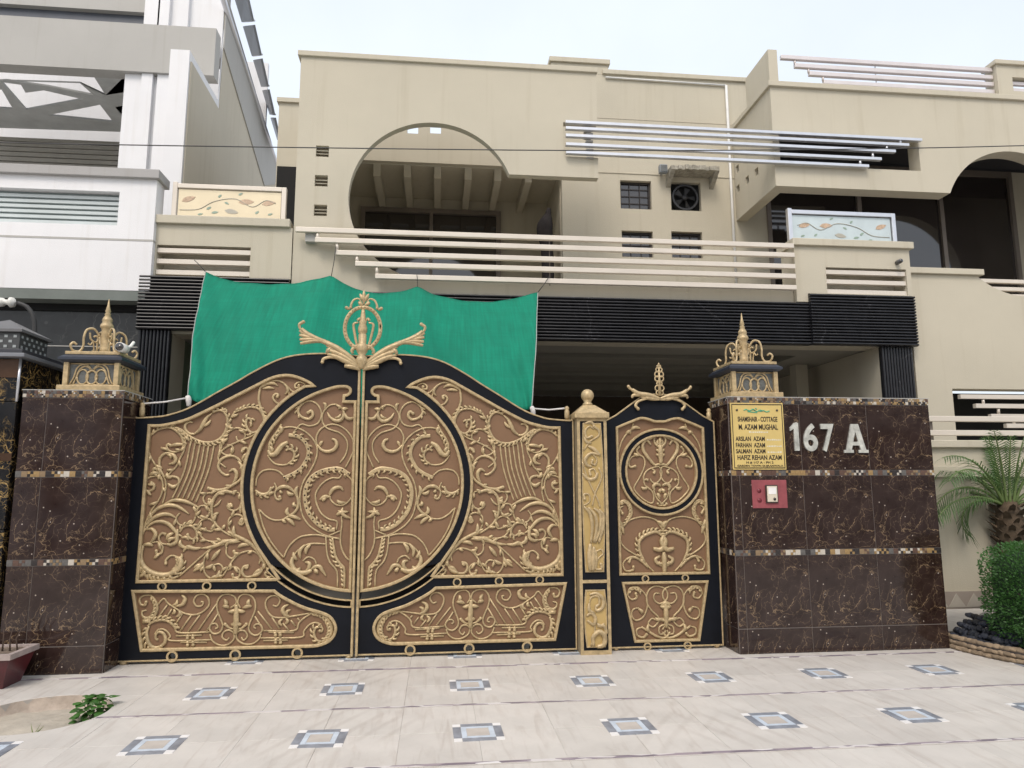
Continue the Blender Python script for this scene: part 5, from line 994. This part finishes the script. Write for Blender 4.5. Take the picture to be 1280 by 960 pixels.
for nm_,pl in(('digit',[(4.375,1.965),(4.425,1.965),(4.425,2.25),(4.385,2.25),(4.335,2.20),(4.335,2.165),(4.375,2.19)]),('letter',[(4.905,1.945),(5.005,1.945),(5.005,1.975),(4.985,1.975),(4.997,2.02),(5.073,2.02),(5.085,1.975),(5.062,1.975),(5.062,1.945),(5.165,1.945),(5.165,1.975),(5.142,1.975),(5.072,2.24),(4.995,2.24),(4.928,1.975),(4.905,1.975)])):
    MB().plate(pl,[[(5.008,2.058),(5.062,2.058),(5.035,2.165)]] if nm_=='letter' else [],WF-.018,WF-.0003).build(nm_,NUM,HN)
for ch,x0,x1,z0,h in(('6',4.475,4.625,1.96,.285),('7',4.665,4.805,1.955,.285)): text(HN,'digit' if ch!='A' else 'letter',ch,x0,x1,z0,h,NUM,WF,.018,.022)
bx0,bz1=P(939,600,WF); bx1,bz0=P(984.5,635,WF)
DB=thing('door_bell','red plate with a cream bell unit on the marble wall below the name plate','door bell',((bx0+bx1)/2,WF,bz0))
box('red_plate',mat('faded_red_plastic',(.27,.065,.075),.5,0,.25,6),DB,bx0,bx1,WF-.006,WF,bz0,bz1,.002)
bcx,bcz=bx0+(bx1-bx0)*.52,(bz0+bz1)/2
box('bell_frame',mat('brown_bell_frame',(.05,.03,.025),.4),DB,bcx-.055,bcx+.075,WF-.022,WF-.006,bcz-.09,bcz+.09,.006); box('bell_unit',mat('cream_plastic',(.62,.56,.45),.4),DB,bcx-.043,bcx+.063,WF-.03,WF-.0225,bcz-.078,bcz+.078,.004); box('speaker_grille',WHI,DB,bcx-.03,bcx+.05,WF-.032,WF-.0301,bcz-.0,bcz+.065); MB().tube([(bcx+.03,WF-.03,bcz-.05),(bcx+.03,WF-.036,bcz-.05)],.014,12).build('button',ALU,DB)
for u,v in((.2,.62),(.2,.28)): MB().tube([(bx0+(bx1-bx0)*u,WF-.006,bz0+(bz1-bz0)*v),(bx0+(bx1-bx0)*u,WF-.010,bz0+(bz1-bz0)*v)],.022,14).build('rivet',mat('dark_red_disc',(.16,.02,.03),.4),DB)
# ------------------------------------------------------------------ green shade cloth
GR=mat('green_shade_net',(.0008,.265,.165),.85,0,.10,1.6,.5,140)
def gr_setup(m):
    n=m.node_tree; L=n.links; b=n.nodes['Principled BSDF']; tr=n.nodes.new('ShaderNodeBsdfTranslucent'); tr.inputs[0].default_value=(.001,.33,.22,1); mx=n.nodes.new('ShaderNodeMixShader'); mx.inputs[0].default_value=.3
    out=[x for x in n.nodes if x.type=='OUTPUT_MATERIAL'][0]; L.new(b.outputs[0],mx.inputs[1]); L.new(tr.outputs[0],mx.inputs[2]); L.new(mx.outputs[0],out.inputs[0])
gr_setup(GR)
def weave(m):
    n=m.node_tree; L=n.links; b=n.nodes['Principled BSDF']; src=b.inputs['Base Color'].links[0].from_socket; tc=[x for x in n.nodes if x.type=='TEX_COORD'][0]
    for sc,st in(((45,2,2.2),.15),((3,3,60),.08)):
        mp=n.nodes.new('ShaderNodeMapping'); mp.inputs['Scale'].default_value=sc; nz=n.nodes.new('ShaderNodeTexNoise'); nz.inputs['Scale'].default_value=1; nz.inputs['Detail'].default_value=5; L.new(tc.outputs['Object'],mp.inputs[0]); L.new(mp.outputs[0],nz.inputs['Vector'])
        mr=n.nodes.new('ShaderNodeMapRange'); mr.inputs[1].default_value=.3; mr.inputs[2].default_value=.7; mr.inputs[3].default_value=1-st; mr.inputs[4].default_value=1+st; L.new(nz.outputs['Fac'],mr.inputs[0])
        h=n.nodes.new('ShaderNodeHueSaturation'); L.new(mr.outputs[0],h.inputs['Value']); L.new(src,h.inputs['Color']); src=h.outputs[0]
    L.new(src,b.inputs['Base Color'])
weave(GR)
tp=crv([Vector((x,y,0)) for x,y in((257,340),(283,350),(320,355),(358,355),(390,351),(414,346))],8)[:-1]+crv([Vector((x,y,0)) for x,y in((414,346),(432,356),(462,366),(495,366),(522,359))],8)[:-1]+crv([Vector((x,y,0)) for x,y in((522,359),(545,369),(585,377),(630,376),(672,366))],8)
bt=crv([Vector((x,y,0)) for x,y in((236,498),(262,508),(330,520),(450,535),(560,528),(640,515),(664,511))],12)
def samp(c,t): f=t*(len(c)-1); i=min(int(f),len(c)-2); return c[i].lerp(c[i+1],f-i)
nu,nv=96,30; V_=[];F_=[]
for i in range(nu+1):
    u=i/nu; a=samp(tp,u); # horizontal position by x
    xa=257+(672-257)*u
    a=min(tp,key=lambda p:abs(p.x-xa)); j=tp.index(a)
    # linear interpolation in x
    j=max(0,min(len(tp)-2,[k for k in range(len(tp)-1) if tp[k].x<=xa+1e-6][-1])); t=(xa-tp[j].x)/max(1e-6,tp[j+1].x-tp[j].x); a=tp[j].lerp(tp[j+1],t)
    b_=samp(bt,u); A=P3(a.x,a.y,1.78); B=P3(b_.x,b_.y,.22)
    for k in range(nv+1):
        v=k/nv; p=A.lerp(B,v); pk=0
        for c in(414,522): pk+=math.exp(-((xa-c-(40 if c==414 else 10)*v*(-1))/22)**2)
        p.y+=-.10*math.sin(math.pi*v)-.11*pk*(1-.6*v)*math.sin(math.pi*min(1,v*1.2+.08))+.03*math.sin(u*31+v*6+2*math.sin(v*4))*(.3+.7*v)+.014*math.sin(u*75-v*14)+.006*math.sin(v*40+u*12)
        p.z+=-.06*math.sin(math.pi*v)*math.sin(math.pi*u)*0
        V_.append(p)
for i in range(nu):
    for k in range(nv): a=i*(nv+1)+k; F_.append((a,a+nv+1,a+nv+2,a+1))
SH=thing('shade_cloth','bright green shade cloth strung up behind the double gate','shade cloth',(0,1,3))
cl=MB().add(V_,F_,True).build('cloth',GR,SH); sd=cl.modifiers.new('s','SOLIDIFY'); sd.thickness=.002
MB().tube([V_[i*(nv+1)] for i in range(nu+1)],.006,5).build('hem',GR,SH); MB().tube([V_[k] for k in range(nv+1)],.006,5).build('hem',mat('grey_hem_cord',(.30,.33,.31),.8),SH); MB().tube([V_[nu*(nv+1)+k] for k in range(nv+1)],.006,5).build('hem',MATS['grey_hem_cord'],SH)
ROPE=mat('white_rope',(.66,.64,.62),.8,0,.2,30); BW=mat('black_tie_wire',(.03,.03,.03),.6)
c0=V_[nv]; c1=V_[nu*(nv+1)+nv]
def rope(label,pts,r,m,knot=None):
    t=thing('tie_cord',label,'cord',pts[0]); MB().tube(pts,r,6).build('cord',m,t)
    if knot: MB().tube(crv([Vector(knot)+Vector((0,0,.02)),Vector(knot)+Vector((.015,-.005,-.03)),Vector(knot)+Vector((.02,-.005,-.09))],4),[.02,.026,.028,.028,.028,.026,.024,.022,.018],8).build('knot',m,t)
    return t
rope('white cord tying the lower left corner of the green cloth to the left gate corner',[(-2.10,-.0,2.43),tuple(c0.lerp(Vector((-2.10,0,2.43)),.5)+Vector((0,0,-.012))),tuple(c0)],.009,ROPE,c0)
rope('white cord tying the lower right corner of the green cloth to the gold post',[tuple(c1),tuple(c1.lerp(Vector((2.10,0,2.41)),.5)+Vector((0,0,-.012))),(2.10,-.0,2.42)],.009,ROPE,c1)
for (a,b_),(c,d),lb in(((420,308),(414,346),'black tie wire from the balcony rails to the first peak of the green cloth'),((521,343),(522,359),'black tie wire at the middle peak of the green cloth'),((687,345),(672,366),'thin tie wire holding the upper right corner of the green cloth'),((243,325),(257,340),'black tie wire holding the upper left corner of the green cloth')):
    rope(lb,[tuple(P3(a,b_,1.825)),tuple(P3((a+c)/2+.5,(b_+d)/2,1.81)),tuple(P3(c,d,1.78))],.005,BW)
# ------------------------------------------------------------------ overhead cable
ob=MB().tube([P3(p.x,p.y,-.2) for p in crv([Vector((x,y,0)) for x,y in((-160,172),(0,178),(150,181),(380,184.5),(700,188),(950,187.5),(1150,185),(1280,182),(1440,178))],6)],.0065,6).build('overhead_cable',mat('black_cable',(.06,.06,.06),.6)); tag(ob,'thin dark cable stretched across the street front above the balcony','cable')
# ------------------------------------------------------------------ neighbour gate pillar on the far left
NPI=thing('marble_pillar','black gold-veined polished pillar at the left edge of the photo','pillar',(-3.4,-.2,0))
nxr=-3.06
box('core',DARK,NPI,-4.3,nxr-.02,-.33,.4,0,2.80)
for z0,z1 in((0,.62),(.625,1.25),(1.255,1.88),(1.885,2.40),(2.405,2.80)):
    m=MB().box(-4.3,nxr,-.35,-.33,z0,z1-.004,.002).build('marble_tile',BLKMB,NPI); m=MB().box(nxr-.02,nxr+.0,-.329,.4,z0,z1-.004,.002).build('marble_tile',BLKMB,NPI)
box('brown_band',mat('bronze_band',(.09,.05,.03),.2,.4),NPI,-4.32,nxr+.006,-.36,-.352,2.62,2.79); box('brown_band',MATS['bronze_band'],NPI,-4.32,nxr+.006,-.36,-.352,1.86,1.93)
MB().tube([(nxr,-.352,2.40),(nxr,-.352,2.80)],.012,8).build('edge_strip',SILV,NPI)
box('cap_slab',mat('grey_pillar_cap',(.20,.21,.23),.4,.3),NPI,-4.4,nxr+.08,-.45,.45,2.80,2.835,.004); box('cap_slab',mat('dark_pillar_cap',(.05,.052,.06),.35,.2),NPI,-4.36,nxr+.04,-.41,.41,2.836,2.88,.004)
NLx=-3.36; NL=thing('neighbour_lantern','dark grey hipped lantern with perforated sides on the black pillar','lantern',(NLx,-.05,2.88))
DG=mat('dark_grey_lantern_metal',(.07,.073,.075),.5,.3)
box('body',DG,NL,NLx-.24,NLx+.24,-.29,.19,2.885,3.06,.004)
MB().add([(NLx-.27,-.32,3.06),(NLx+.27,-.32,3.06),(NLx+.27,.22,3.06),(NLx-.27,.22,3.06),(NLx-.27,-.32,3.085),(NLx+.27,-.32,3.085),(NLx+.27,.22,3.085),(NLx-.27,.22,3.085),(NLx,-.05,3.23)],[(0,1,5,4),(1,2,6,5),(2,3,7,6),(3,0,4,7),(4,5,8),(5,6,8),(6,7,8),(7,4,8),(3,2,1,0)]).build('roof',mat('grey_lantern_roof',(.14,.14,.145),.5,.2),NL)
m=MB()
for i in range(6):
    for j in range(3):
        u=-.2+.08*i+.04*(j%2); z=2.925+.048*j
        if abs(u)>.21: continue
        m.box(NLx+u-.014,NLx+u+.014,-.2935,-.2905,z-.012,z+.012); m.box(NLx+.2405,NLx+.2435,-.05+u-.014,-.05+u+.014,z-.012,z+.012)
m.build('perforation',mat('pale_lantern_glass',(.35,.38,.38),.3),NL)['kind']='stuff'
gp=P3(45,430,.5); GN=thing('gooseneck_lamp','white lamp head on a curved black arm behind the dark lantern','lamp',(gp.x,.5,2.6))
MB().tube(crv([P3(43,452,.5),P3(43.5,420,.5),P3(42,398,.5),P3(34,384,.5),P3(22,378.5,.5)],6),.022,8).build('arm',BW,GN)
a=P3(17,378,.5); m=MB()
prf=[(.001,-.02),(.05,0),(.055,.03),(.03,.05),(.028,.08),(.045,.10),(.05,.14),(.04,.2),(.001,.22)]
m.lathe([(r,z) for r,z in prf],(0,0,0),14); m2=MB().add([(a.x-v[2],a.y+v[1],a.z+v[0]) for v in m.v],m.f,True); m2.build('lamp_head',mat('white_porcelain',(.70,.69,.64),.35),GN)
# ------------------------------------------------------------------ planter at the left
PT=thing('planter','dark red tapered planter box of dry soil at the foot of the left pillar','planter',(-3.0,-.62,0))
RED=mat('maroon_glaze',(.085,.014,.018),.3,0,.3,5)
p0=P3(39,799,-.72); 
def frus(m,x0,x1,y0,y1,z0,t0,t1,z1): m.add([(x0+t0,y0+t0,z0),(x1-t0,y0+t0,z0),(x1-t0,y1-t0,z0),(x0+t0,y1-t0,z0),(x0+t1,y0+t1,z1),(x1-t1,y0+t1,z1),(x1-t1,y1-t1,z1),(x0+t1,y1-t1,z1)],[(0,1,5,4),(1,2,6,5),(2,3,7,6),(3,0,4,7),(3,2,1,0),(4,5,6,7)])
m=MB(); frus(m,-3.6,-2.64,-.85,-.42,.002,.085,.02,.24); m.build('box',RED,PT)
MB().platez([(-3.6,-.85),(-2.64,-.85),(-2.64,-.42),(-3.6,-.42)],[[(-3.56,-.81),(-2.68,-.81),(-2.68,-.46),(-3.56,-.46)]],.2405,.285).build('rim',mat('pale_planter_rim',(.36,.30,.28),.6,0,.2,9),PT); box('soil',mat('brown_soil',(.16,.12,.09),.95,0,.3,14,1,30),PT,-3.56,-2.68,-.81,-.46,.2405,.268)
tw=MB(); 
for i in range(5): tw.tube([(-2.95+.06*i,-.62,.265),(-2.94+.05*i,-.6,.36),(-2.97+.07*i,-.63,.45)],[.008,.006,.002],5)
tw.build('dry_stem',mat('dry_twig',(.09,.06,.045),.9),PT)
# thin dry twigs of a small shrub against the black pillar
# ------------------------------------------------------------------ small broad-leaf weed in the pit
LEAF=mat('fresh_leaf',(.055,.15,.03),.45,0,.35,20,rnd=.3); LEAFT=bpy.data.materials
def leafmat(m,tc):
    n=m.node_tree; L=n.links; b=n.nodes['Principled BSDF']; tr=n.nodes.new('ShaderNodeBsdfTranslucent'); tr.inputs[0].default_value=(*tc,1); mx=n.nodes.new('ShaderNodeMixShader'); mx.inputs[0].default_value=.25
    out=[x for x in n.nodes if x.type=='OUTPUT_MATERIAL'][0]; L.new(b.outputs[0],mx.inputs[1]); L.new(tr.outputs[0],mx.inputs[2]); L.new(mx.outputs[0],out.inputs[0])
leafmat(LEAF,(.12,.30,.05))
gx_,gy_=-1.74,-1.37
WD=thing('weed','small bright green broad-leaved weed at the edge of the round pit','plant',(gx_,gy_,-.1))
lm=MB(); oc=[(0,0),(.25,.42),(.5,.5),(.78,.34),(1,0),(.78,-.34),(.5,-.5),(.25,-.42)]
lv=[];lf=[]
for i,(u,v) in enumerate(oc): lv.append((u,v*.9,.10*math.sin(u*3)-.12*abs(v)))
lv+=[(.35,0,.13),(.65,0,.11)]; lf=[(0,1,8),(1,2,8),(2,9,8),(2,3,9),(3,4,9),(4,5,9),(5,6,9),(6,8,9),(6,7,8),(7,0,8)]
lm.add(lv,lf,True); leafme=lm.mesh('leaf'); leafme.materials.append(LEAF)
for i in range(95):
    a=random.uniform(0,6.28); rr=random.uniform(.01,.11); h=random.uniform(.02,.19)-rr*.5; s=random.uniform(.045,.08)
    o=link('leaf',leafme,None,WD,(gx_+rr*math.cos(a),gy_+rr*math.sin(a),-.08+h)); o.scale=(s,s,s); o.rotation_euler=(random.uniform(-.3,.3),random.uniform(-.1,.7),a+random.uniform(-.6,.6))
m=MB()
for i in range(12):
    a=random.uniform(0,6.28); rr=.09; m.tube([(gx_,gy_,-.12),(gx_+rr*.5*math.cos(a),gy_+rr*.5*math.sin(a),-.03),(gx_+rr*math.cos(a),gy_+rr*math.sin(a),.06)],.003,5)
m.build('stem',mat('green_stem',(.08,.14,.04),.6),WD)
for (x,y,nb,lb) in((-1.98,-1.72,9,'thin grass tuft near the front rim of the round pit'),(-2.32,-1.62,8,'small grass tuft at the left of the round pit')):
    t=thing('grass_tuft',lb,'grass',(x,y,-.12)); m=MB()
    for i in range(nb):
        a=random.uniform(0,6.28); l=random.uniform(.06,.12); m.tube([(x,y,-.12),(x+.02*math.cos(a),y+.02*math.sin(a),-.12+l*.6),(x+.06*math.cos(a),y+.06*math.sin(a),-.12+l)],[.003,.0025,.0005],4)
    m.build('blade',mat('dry_grass',(.16,.20,.07),.7),t)
# ------------------------------------------------------------------ right boundary: low wall, rails, bed
BWL=thing('boundary_wall','low beige boundary wall with two cream rails behind the palm','wall',(8,.1,0))
bx_0=5.895
box('wall',BEIGE,BWL,bx_0,12.5,.0,.18,.32,2.02)
box('coping',BEIGE,BWL,bx_0,12.5,-.05,.23,2.02,2.10,.008); box('ledge',BEIGE,BWL,bx_0,12.5,-.045,-.001,1.70,1.82,.006)
for z in(2.34,2.185): MB().box(bx_0,12.5,.02,.08,z-.03,z+.03,.006).build('rail',RAIL,BWL)
for x in(6.2,8.2,10.2): MB().box(x-.02,x+.02,.081,.11,2.10,2.36).build('rail_post',BRONZ,BWL)
zt=mat('zigzag_border_light',(.50,.46,.40),.5); zd=mat('zigzag_border_dark',(.37,.32,.28),.5)
box('border',zd,BWL,bx_0,12.5,-.012,-.001,.325,.50)
for i in range(26):
    x=bx_0+.05+.2*i; MB().plate([(x,.34),(x+.1,.48),(x+.2,.34)],[],-.016,-.0125).build('border_tile',zt,BWL)
# raised planting bed with stone edging
bedpts=[(5.90,-.28),(5.93,-.55),(6.0,-.85),(6.15,-1.15),(6.45,-1.5),(6.9,-1.9),(7.5,-2.3)]
bc=[(p.x,p.y) for p in crv([Vector((x,y,0)) for x,y in bedpts],6)]
BED=MB().platez(bc+[(12.5,-2.4),(12.5,-.02),(5.90,-.02)],[],.0,.10).build('planting_bed',mat('dark_bed_soil',(.05,.04,.035),.95,0,.3,9,1,20)); struct(BED)
stm=[]
for k in range(6):
    bm=bmesh.new(); bmesh.ops.create_icosphere(bm,subdivisions=2,radius=1)
    for v in bm.verts: v.co*=1+random.uniform(-.13,.13)
    me=bpy.data.meshes.new('stone'); bm.to_mesh(me); bm.free()
    for p in me.polygons: p.use_smooth=True
    stm.append(me)
PEB=mat('tan_edging_stone',(.30,.225,.15),.85,0,.3,14,.6,30,rnd=.35); DPB=mat('blue_black_pebble',(.020,.024,.036),.22,0,.4,9,.8,14,rnd=.6); WPB=mat('grey_pebble',(.36,.35,.32),.8,0,.3,9,.5,20,rnd=.3)
pm={}
def stone(nm,mt,loc,s,par):
    k=random.randrange(6); key=(k,mt.name)
    if key not in pm: me=stm[k].copy(); me.materials.clear(); me.materials.append(mt); pm[key]=me
    o=link(nm,pm[key],None,par,loc); o.scale=s; o.rotation_euler=(random.uniform(-.2,.2),random.uniform(-.2,.2),random.uniform(0,6.28)); return o
tot=0
cum=[]
for i in range(len(bc)-1):
    (ax,ay),(bx,by_)=bc[i],bc[i+1]; l=math.hypot(bx-ax,by_-ay); n_=max(1,int(l/.055))
    for k in range(n_):
        t=(k+random.random()*.5)/n_; x,y=ax+(bx-ax)*t,ay+(by_-ay)*t; ang=math.atan2(by_-ay,bx-ax)
        for r in range(3):
            o=stone('edging_stone',PEB,(x+.012*r,y+.012*r,.022+.044*r),(random.uniform(.04,.065),random.uniform(.028,.04),random.uniform(.02,.027)),BED); o.rotation_euler.z=ang+random.uniform(-.2,.2)
        for r in range(5):
            q=.03+.075*r; stone('bed_pebble',DPB,(x+.9*q+.05,y+.3*q,.11+.042*r+random.uniform(-.01,.01)),(random.uniform(.03,.06),random.uniform(.03,.05),random.uniform(.025,.04)),BED)
        if random.random()<.6: stone('bed_pebble',WPB,(x+.42+random.uniform(-.02,.05),y+.1,.30+random.uniform(-.01,.02)),(.05,.04,.03),BED)
# ------------------------------------------------------------------ clipped hedge
HB=thing('clipped_hedge','dense clipped round green shrub at the right edge below the palm','shrub',(6.56,-.93,.1))
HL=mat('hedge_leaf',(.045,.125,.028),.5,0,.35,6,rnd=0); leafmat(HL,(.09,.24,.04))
m=MB(); hc=Vector((6.64,-.93,.56)); hr=Vector((.56,.50,.49))
for i in range(19000):
    d=Vector((random.gauss(0,1),random.gauss(0,1),random.gauss(0,1))).normalized(); e=4.6
    k=(abs(d.x)**e+abs(d.y)**e+abs(d.z)**e)**(-1/e); bump=1+.035*math.sin(d.x*9+1)*math.sin(d.y*8)*math.sin(d.z*10)
    rr=k*(1-random.random()**2*.16)*bump*random.choice([1,1,1,1.03]); p=hc+Vector((d.x*hr.x,d.y*hr.y,d.z*hr.z))*rr
    if p.z<.11: continue
    t=(d+Vector((random.uniform(-1,1),random.uniform(-1,1),random.uniform(-.3,1)))*.9).normalized(); s=random.uniform(.012,.022); sd_=t.cross(Vector((random.uniform(-1,1),random.uniform(-1,1),random.uniform(-1,1)))).normalized()*s*.5
    m.add([p,p+t*s*.6+sd_,p+t*s*1.5,p+t*s*.6-sd_],[(0,1,2,3)])
f_=m.mesh('foliage',wloc(HB)); o=link('foliage',f_,HL,HB); o['kind']='stuff'
m=MB(); m.tube([(6.56,-.93,.1),(6.56,-.93,.6)],[.04,.03],8)
for i in range(14):
    a=random.uniform(0,6.28); m.tube([(6.56,-.93,.2),(6.56+.25*math.cos(a),-.93+.2*math.sin(a),.45),(6.56+.45*math.cos(a),-.93+.38*math.sin(a),.62)],[.014,.01,.004],5)
m.build('stem',mat('hedge_wood',(.06,.045,.03),.9),HB)
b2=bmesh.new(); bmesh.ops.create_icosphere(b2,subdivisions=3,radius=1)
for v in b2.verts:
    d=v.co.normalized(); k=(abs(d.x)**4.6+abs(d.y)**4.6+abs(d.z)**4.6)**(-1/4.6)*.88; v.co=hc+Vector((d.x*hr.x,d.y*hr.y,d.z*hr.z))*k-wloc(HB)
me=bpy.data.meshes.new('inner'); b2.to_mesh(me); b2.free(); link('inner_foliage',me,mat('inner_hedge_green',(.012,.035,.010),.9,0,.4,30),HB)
# ------------------------------------------------------------------ date palm
PLM=thing('palm','young date palm with arching feathery fronds over the clipped hedge','palm tree',(6.86,-.18,.2))
pc=Vector((6.80,-.18,0)); TRK=mat('palm_trunk_fibre',(.085,.06,.038),.95,0,.4,12,1,30)
k=MB(); k.lathe([(.11,.1),(.115,.6),(.125,.9),(.135,1.1),(.125,1.3),(.09,1.42),(.05,1.5)],(pc.x,pc.y,0),14); k.build('trunk',TRK,PLM)
bt_=MB(); bt_.add([(-.045,0,0),(.045,0,0),(.035,-.035,.09),(-.035,-.035,.09),(0,-.05,.13),(-.03,.03,0),(.03,.03,0)],[(0,1,2,3),(3,2,4),(0,3,5),(1,6,2),(5,3,4),(6,4,2)]); bme=bt_.mesh('boot'); bme.materials.append(mat('palm_leaf_boot',(.085,.06,.038),.9,0,.4,20,.6,40,rnd=.4))
for i in range(120):
    z=.2+1.2*i/120; a=i*2.4; r=.105 if z<1.0 else .12; o=link('leaf_boot',bme,None,PLM,(pc.x+r*math.sin(a),pc.y-r*math.cos(a),z)); o.rotation_euler=(R(28),0,a); s=random.uniform(.65,1.0); o.scale=(s,s,s)
FR=mat('palm_frond',(.07,.135,.045),.42,0,.3,6,rnd=.22); leafmat(FR,(.10,.21,.05))
RCH=mat('palm_rachis',(.13,.19,.06),.5)
def frond(a,el,ln,droop,dens=34,wd=.30):
    m=MB(); d=Vector((math.cos(a),math.sin(a),0)); pts=[]; p=Vector((pc.x,pc.y,1.40))+d*.06; an=R(el); st=ln/16
    for i in range(17):
        pts.append(p.copy()); p=p+(d*math.cos(an)+Vector((0,0,1))*math.sin(an))*st; an-=R(droop)/16*(1+.8*i/16)
    k=MB(); k.tube(pts,[.016*(1-i/18)+.002 for i in range(17)],5); rc=k.build('rachis',RCH,PLM)
    sd=Vector((-d.y,d.x,0))
    for i in range(dens):
        t=.16+.84*i/dens; f=t*16; j=min(int(f),15); b0=pts[j].lerp(pts[j+1],f-j); tg=(pts[j+1]-pts[j]).normalized(); upn=sd.cross(tg)
        L_=wd*(math.sin(math.pi*min(1,(t-.08)*1.02))**.6)*random.uniform(.85,1.1)+.03
        for s in(-1,1):
            dr=(sd*s*.75+tg*.75+upn*random.uniform(-.05,.25)).normalized(); e1=b0+dr*L_*.55+Vector((0,0,-.05*L_)); e2=b0+dr*L_+Vector((0,0,-.30*L_-.02*random.random())); nr=dr.cross(upn).normalized()*.0058
            m.add([b0-nr*.6,b0+nr*.6,e1+nr,e1-nr,e2],[(0,1,2,3),(3,2,4)])
    o=m.build('frond_leaflets',FR,rc); return o
fr_=[(180,46,1.0,95,.24),(186,24,.95,55,.22),(198,62,1.05,80,.24),(165,64,1.0,80,.23),(150,40,.9,85,.23),(335,50,.95,85,.24),(0,45,.95,95,.24),(30,62,1.0,85,.24),(70,55,.9,85,.23),(125,70,1.0,70,.23),(280,80,.9,35,.17),(225,80,.95,40,.17),(345,25,.9,65,.23),(315,74,1.0,55,.2),(192,74,1.0,70,.22),(174,30,.72,125,.25)]
for a,el,ln,dr,wd in fr_: frond(R(a+random.uniform(-5,5)),el,ln,dr,25,wd)
for a,el in((250,82),(310,85),(200,84),(100,86)): frond(R(a),el,.75,12,26,.10)

# ------------------------------------------------------------------ unseen houses across the street behind the camera, added for shade and reflections
for i,(x0,x1,h,mm,lb) in enumerate(((-21,-9.9,7.2,WHITE,'unseen white house across the street, far to the left behind the viewer'),(-8.3,7.2,8.2,BEIGE,'unseen beige house across the street, straight behind the viewer'),(8.2,21,7.6,GREYP,'unseen grey house across the street, to the right behind the viewer'))):  # left gap placed so bright sky reflects in the left balcony glass
    t=thing('unseen_opposite_house',lb,'house',((x0+x1)/2,-20,0),'unseen houses across the street')
    wv=[]; n_=4
    for k in range(n_):
        xc=x0+(x1-x0)*(k+.5)/n_
        for z in(1.0,4.4): wv.append([(xc-.7,z),(xc+.7,z),(xc+.7,z+1.5),(xc-.7,z+1.5)])
    MB().plate([(x0,0),(x1,0),(x1,h),(x0,h)],wv,-17.3,-17).build('wall',mm,t)
    box('body',mm,t,x0,x1,-26,-17.305,0,h-.3); box('coping',mm,t,x0-.1,x1+.1,-17.4,-16.9,h,h+.1)
    for w_ in wv:
        p=box('window',GLASS,t,w_[0][0],w_[1][0],-17.2,-17.15,w_[0][1],w_[2][1]); box('mullion',ALU,p,(w_[0][0]+w_[1][0])/2-.03,(w_[0][0]+w_[1][0])/2+.03,-17.14,-17.1,w_[0][1],w_[2][1])
    box('balcony_slab',mm,t,x0+1,x1-1,-16.995,-15.9,3.5,3.7); box('boundary_wall',mm,t,x0,x1,-14.2,-14.0,0,2.0)
